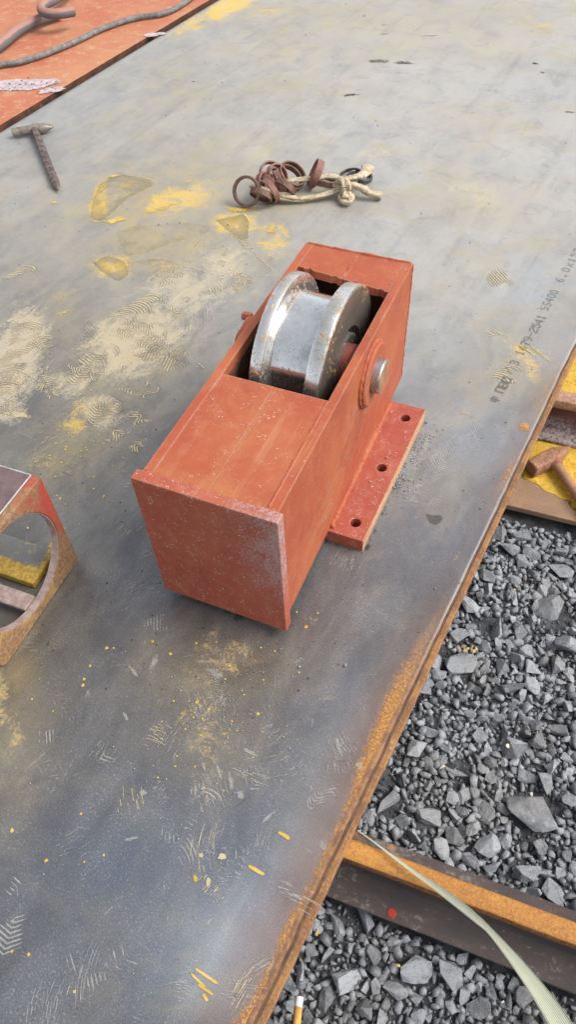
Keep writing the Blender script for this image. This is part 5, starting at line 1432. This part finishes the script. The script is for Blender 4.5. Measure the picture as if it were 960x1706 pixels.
def stone_thing(x, y, r, hs_, label, group, k=None, tilt=0.5, lift=0.35, rz=None, z=None):
    o = bpy.data.objects.new('stone', PME[random.randrange(len(PME)) if k is None else k])
    COL.objects.link(o)
    o.scale = (r, r * random.uniform(0.85, 1.0), r * hs_)
    o.rotation_euler = (random.uniform(-tilt, tilt), random.uniform(-tilt, tilt), random.uniform(0, 6.28) if rz is None else rz)
    o.location = (x, y, bed_z(x, y) + r * lift if z is None else z)
    return tag(o, label, 'stone', group)
for i, (x, y, r, hs_, lab) in enumerate(things):
    stone_thing(x, y, r, hs_, lab, 'crushed stones of the gravel', None, 0.18, 0.28)
for k in sorted(own):
    x, y, r = allb[k]
    hs_ = random.uniform(0.65, 1.15)
    stone_thing(x, y, r * 1.08, hs_, stone_label(x, y, r, hs_), 'crushed stones of the gravel', None, 0.55, 0.42)
# all the others: one mass of gravel
def rotm(n):
    a = rng.uniform(0, 2 * np.pi, n); b = rng.normal(0, 0.45, n); c = rng.normal(0, 0.45, n)
    ca, sa, cb, sb_, cc, sc = np.cos(a), np.sin(a), np.cos(b), np.sin(b), np.cos(c), np.sin(c)
    Z = np.zeros(n); O = np.ones(n)
    Rz = np.stack([ca, -sa, Z, sa, ca, Z, Z, Z, O], -1).reshape(n, 3, 3)
    Ry = np.stack([cb, Z, sb_, Z, O, Z, -sb_, Z, cb], -1).reshape(n, 3, 3)
    Rx = np.stack([O, Z, Z, Z, cc, -sc, Z, sc, cc], -1).reshape(n, 3, 3)
    return Rz @ Ry @ Rx
def mass(name, lst, protos, mat, lift=0.4, zfun=bed_z, parent=None, shade=None):
    pos = np.array([(x, y, zfun(x, y) + r * lift) for x, y, r in lst]); rad = np.array([q[2] for q in lst])
    pick = rng.integers(0, len(protos), len(lst))
    VV, FF, SH, k0 = [], [], [], 0
    for k, (Vv, Ff) in enumerate(protos):
        s_ = np.where(pick == k)[0]
        if not len(s_): continue
        R = rotm(len(s_)) * rad[s_][:, None, None]
        W = np.einsum('nij,vj->nvi', R, Vv) + pos[s_][:, None, :]
        VV.append(W.reshape(-1, 3))
        FF.append((Ff[None] + (k0 + np.arange(len(s_)) * len(Vv))[:, None, None]).reshape(-1, 3))
        sh = rng.random(len(s_)) if shade is None else shade[0] + rng.random(len(s_)) * (shade[1] - shade[0])
        SH.append(np.repeat(sh, len(Vv)))
        k0 += len(s_) * len(Vv)
    o = mesh_np(name, np.concatenate(VV), np.concatenate(FF), mat, parent, dict(shade=np.concatenate(SH)))
    return tag(o, kind='stuff')
rest = [q for k, q in enumerate(allb) if k not in own] + mids[600:]
mass('gravel', [(x, y, r * 1.12) for x, y, r in rest] + farb, PROTO, M['bed'], 0.40)
mass('gravel_chips', [(x, y, r * 1.15) for x, y, r in smal], PROTO, M['bed'], 0.55)
mass('stone_fines', fine + farm, SMALL, M['bed'], 0.6, bed_z, None, (-0.5, 0.55))

# odd pebbles in the gravel
M['ochre'] = mat_simple('ochre_pebble', (0.50, 0.30, 0.08), (0.66, 0.50, 0.26), 150, 0.8, 0, 0.4)
M['palepeb'] = mat_simple('cream_pebble', (0.60, 0.52, 0.38), (0.72, 0.66, 0.55), 150, 0.8, 0, 0.4)
def peb(px, py, r, mat, lab, group=None):
    p = at(px, py, -0.085)
    me = PME[random.randrange(len(PME))].copy(); me.materials.clear(); me.materials.append(M[mat])
    o = bpy.data.objects.new('pebble', me); COL.objects.link(o)
    o.scale = (r, r * .9, r * .8); o.location = (p[0], p[1], -0.0865); o.rotation_euler = (random.uniform(-.5, .5), random.uniform(-.5, .5), random.uniform(0, 6))
    tag(o, lab, 'pebble', group or 'coloured pebbles in the grey gravel')
peb(738, 1278, .0048, 'palepeb', 'largest cream coloured pebble in the middle of the gravel')
peb(847, 1242, .0036, 'palepeb', 'small cream pebble in the gravel above the largest slab')
peb(887, 1323, .0032, 'palepeb', 'tiny cream pebble lying on the largest slab')
peb(858, 982, .0036, 'ochre', 'orange pebble in the gravel below the yellow beam')
for i, (a, b) in enumerate(((764, 1078), (772, 1076), (780, 1079), (788, 1077), (796, 1080), (776, 1083), (791, 1084))):
    peb(a, b, .0036, 'ochre', 'yellowish pebble in the row above the squarish pale stone')
peb(529, 1552, .0048, 'ochre', 'tan pebble by the plate edge below the rail')
peb(664, 1608, .0030, 'ochre', 'yellow chip above the flat oval dark slab')
peb(838, 1668, .0024, 'palepeb', 'pale pebble in the gravel left of the square dark stone')

# cigarette end
M['paper'] = mat_simple('white_paper', (0.66, 0.64, 0.60), (0.80, 0.78, 0.74), 200, 0.85, 0, 0.2)
M['cork'] = mat_simple('cork_filter_paper', (0.58, 0.30, 0.07), (0.70, 0.42, 0.13), 200, 0.8, 0, 0.2)
def cig(p0, p1, z, label, wl=0.009):
    a, b = at(*p0, z), at(*p1, z)
    d = (b - a) / np.linalg.norm(b - a)
    t = empty('cigarette_end', tuple(a), 0)
    tag(t, label, 'cigarette end', 'cigarette ends dropped in the gravel')
    r = 0.0042
    obj('paper', tube(bmesh.new(), [d * 0, d * 0.0006, d * wl], [r * .9, r, r], 18), M['paper'], t, True)
    obj('filter', tube(bmesh.new(), [d * (wl + .0001), d * 0.045, d * 0.0455], [r * 1.01, r * 1.01, r * .9], 18), M['cork'], t, True)
cig((499, 1660), (494, 1710), -0.072, 'cigarette end with white tip and orange filter lying on the gravel')

# ------------------------------------------------------------------ grit lying on the plates
def gritty(lst_px, z0, name, shade, protos=SMALL, parent=None):
    l = []
    for cx, cy, r in lst_px:
        p = at(cx, cy, z0); l.append((p[0], p[1], r))
    return mass(name, l, protos, M['bed'], 0.35, lambda x, y: z0, parent, shade)
g1 = []
for i in range(95):
    t = random.random()
    cx, cy = 712 - 75 * t + abs(random.gauss(0, 12)) + 3, 715 + 105 * t + random.gauss(0, 8)
    g1.append((cx, cy, random.uniform(.0008, .0020)))
for i in range(60): g1.append((random.gauss(668, 9), random.gauss(803, 9), random.uniform(.0010, .0024)))
gritty(g1, 0.0008, 'metal_chips', (1.6, 3.0))
g2 = []
for i in range(240):
    cx, cy = random.uniform(0, 900), random.uniform(300, 1690)
    if cx > 900 - (cy - 700) * 0.48 or (215 < cx < 690 and 400 < cy < 1050) or (cx < 140 and 770 < cy < 1115): continue
    g2.append((cx, cy, random.uniform(.0006, .0017)))
for i in range(160): g2.append((random.gauss(380, 45), random.gauss(1190, 60), random.uniform(.0005, .0016)))
g2 = [q for q in g2 if not (215 < q[0] < 700 and 400 < q[1] < 1062)]
gritty(g2, 0.0008, 'plate_grit', (0.5, 3.2))
g3 = [(random.uniform(0, 960), random.uniform(5, 420), random.uniform(.0010, .0024)) for i in range(110)]
g3 = [q for q in g3 if XL + .03 < pl(at(q[0], q[1]))[0] < XR - .02 and not (380 < q[0] < 700 and q[1] > 255)]
gritty(g3, 0.0008, 'dark_grit', (-0.6, 0.4))
g4 = [(645, 763, .0030), (617, 803, .0028), (608, 818, .0014), (597, 835, .0013), (655, 752, .0014), (628, 790, .0010), (612, 880, .0011)]
gritty(g4, TBASE + 0.0004, 'pale_crumbs', (3.0, 3.6))
for o in (): pass
for px_, py_, r, sh, lab in ((499, 1109, .0032, (3.2, 3.6), 'flat white stone chip on the plate in front of the box'), (575, 1109, .0034, (3.4, 3.8), 'white oblong stone chip on the plate near its rusty edge')):
    k = random.randrange(len(PROTO))
    p = at(px_, py_, 0.002)
    o = mass('stone_chip', [(p[0], p[1], r)], [PROTO[k]], M['bed'], 0.4, lambda x, y: 0.001, None, sh)
    o['kind'] = 'thing'; tag(o, lab, 'stone chip', 'pale stone chips on the plate')
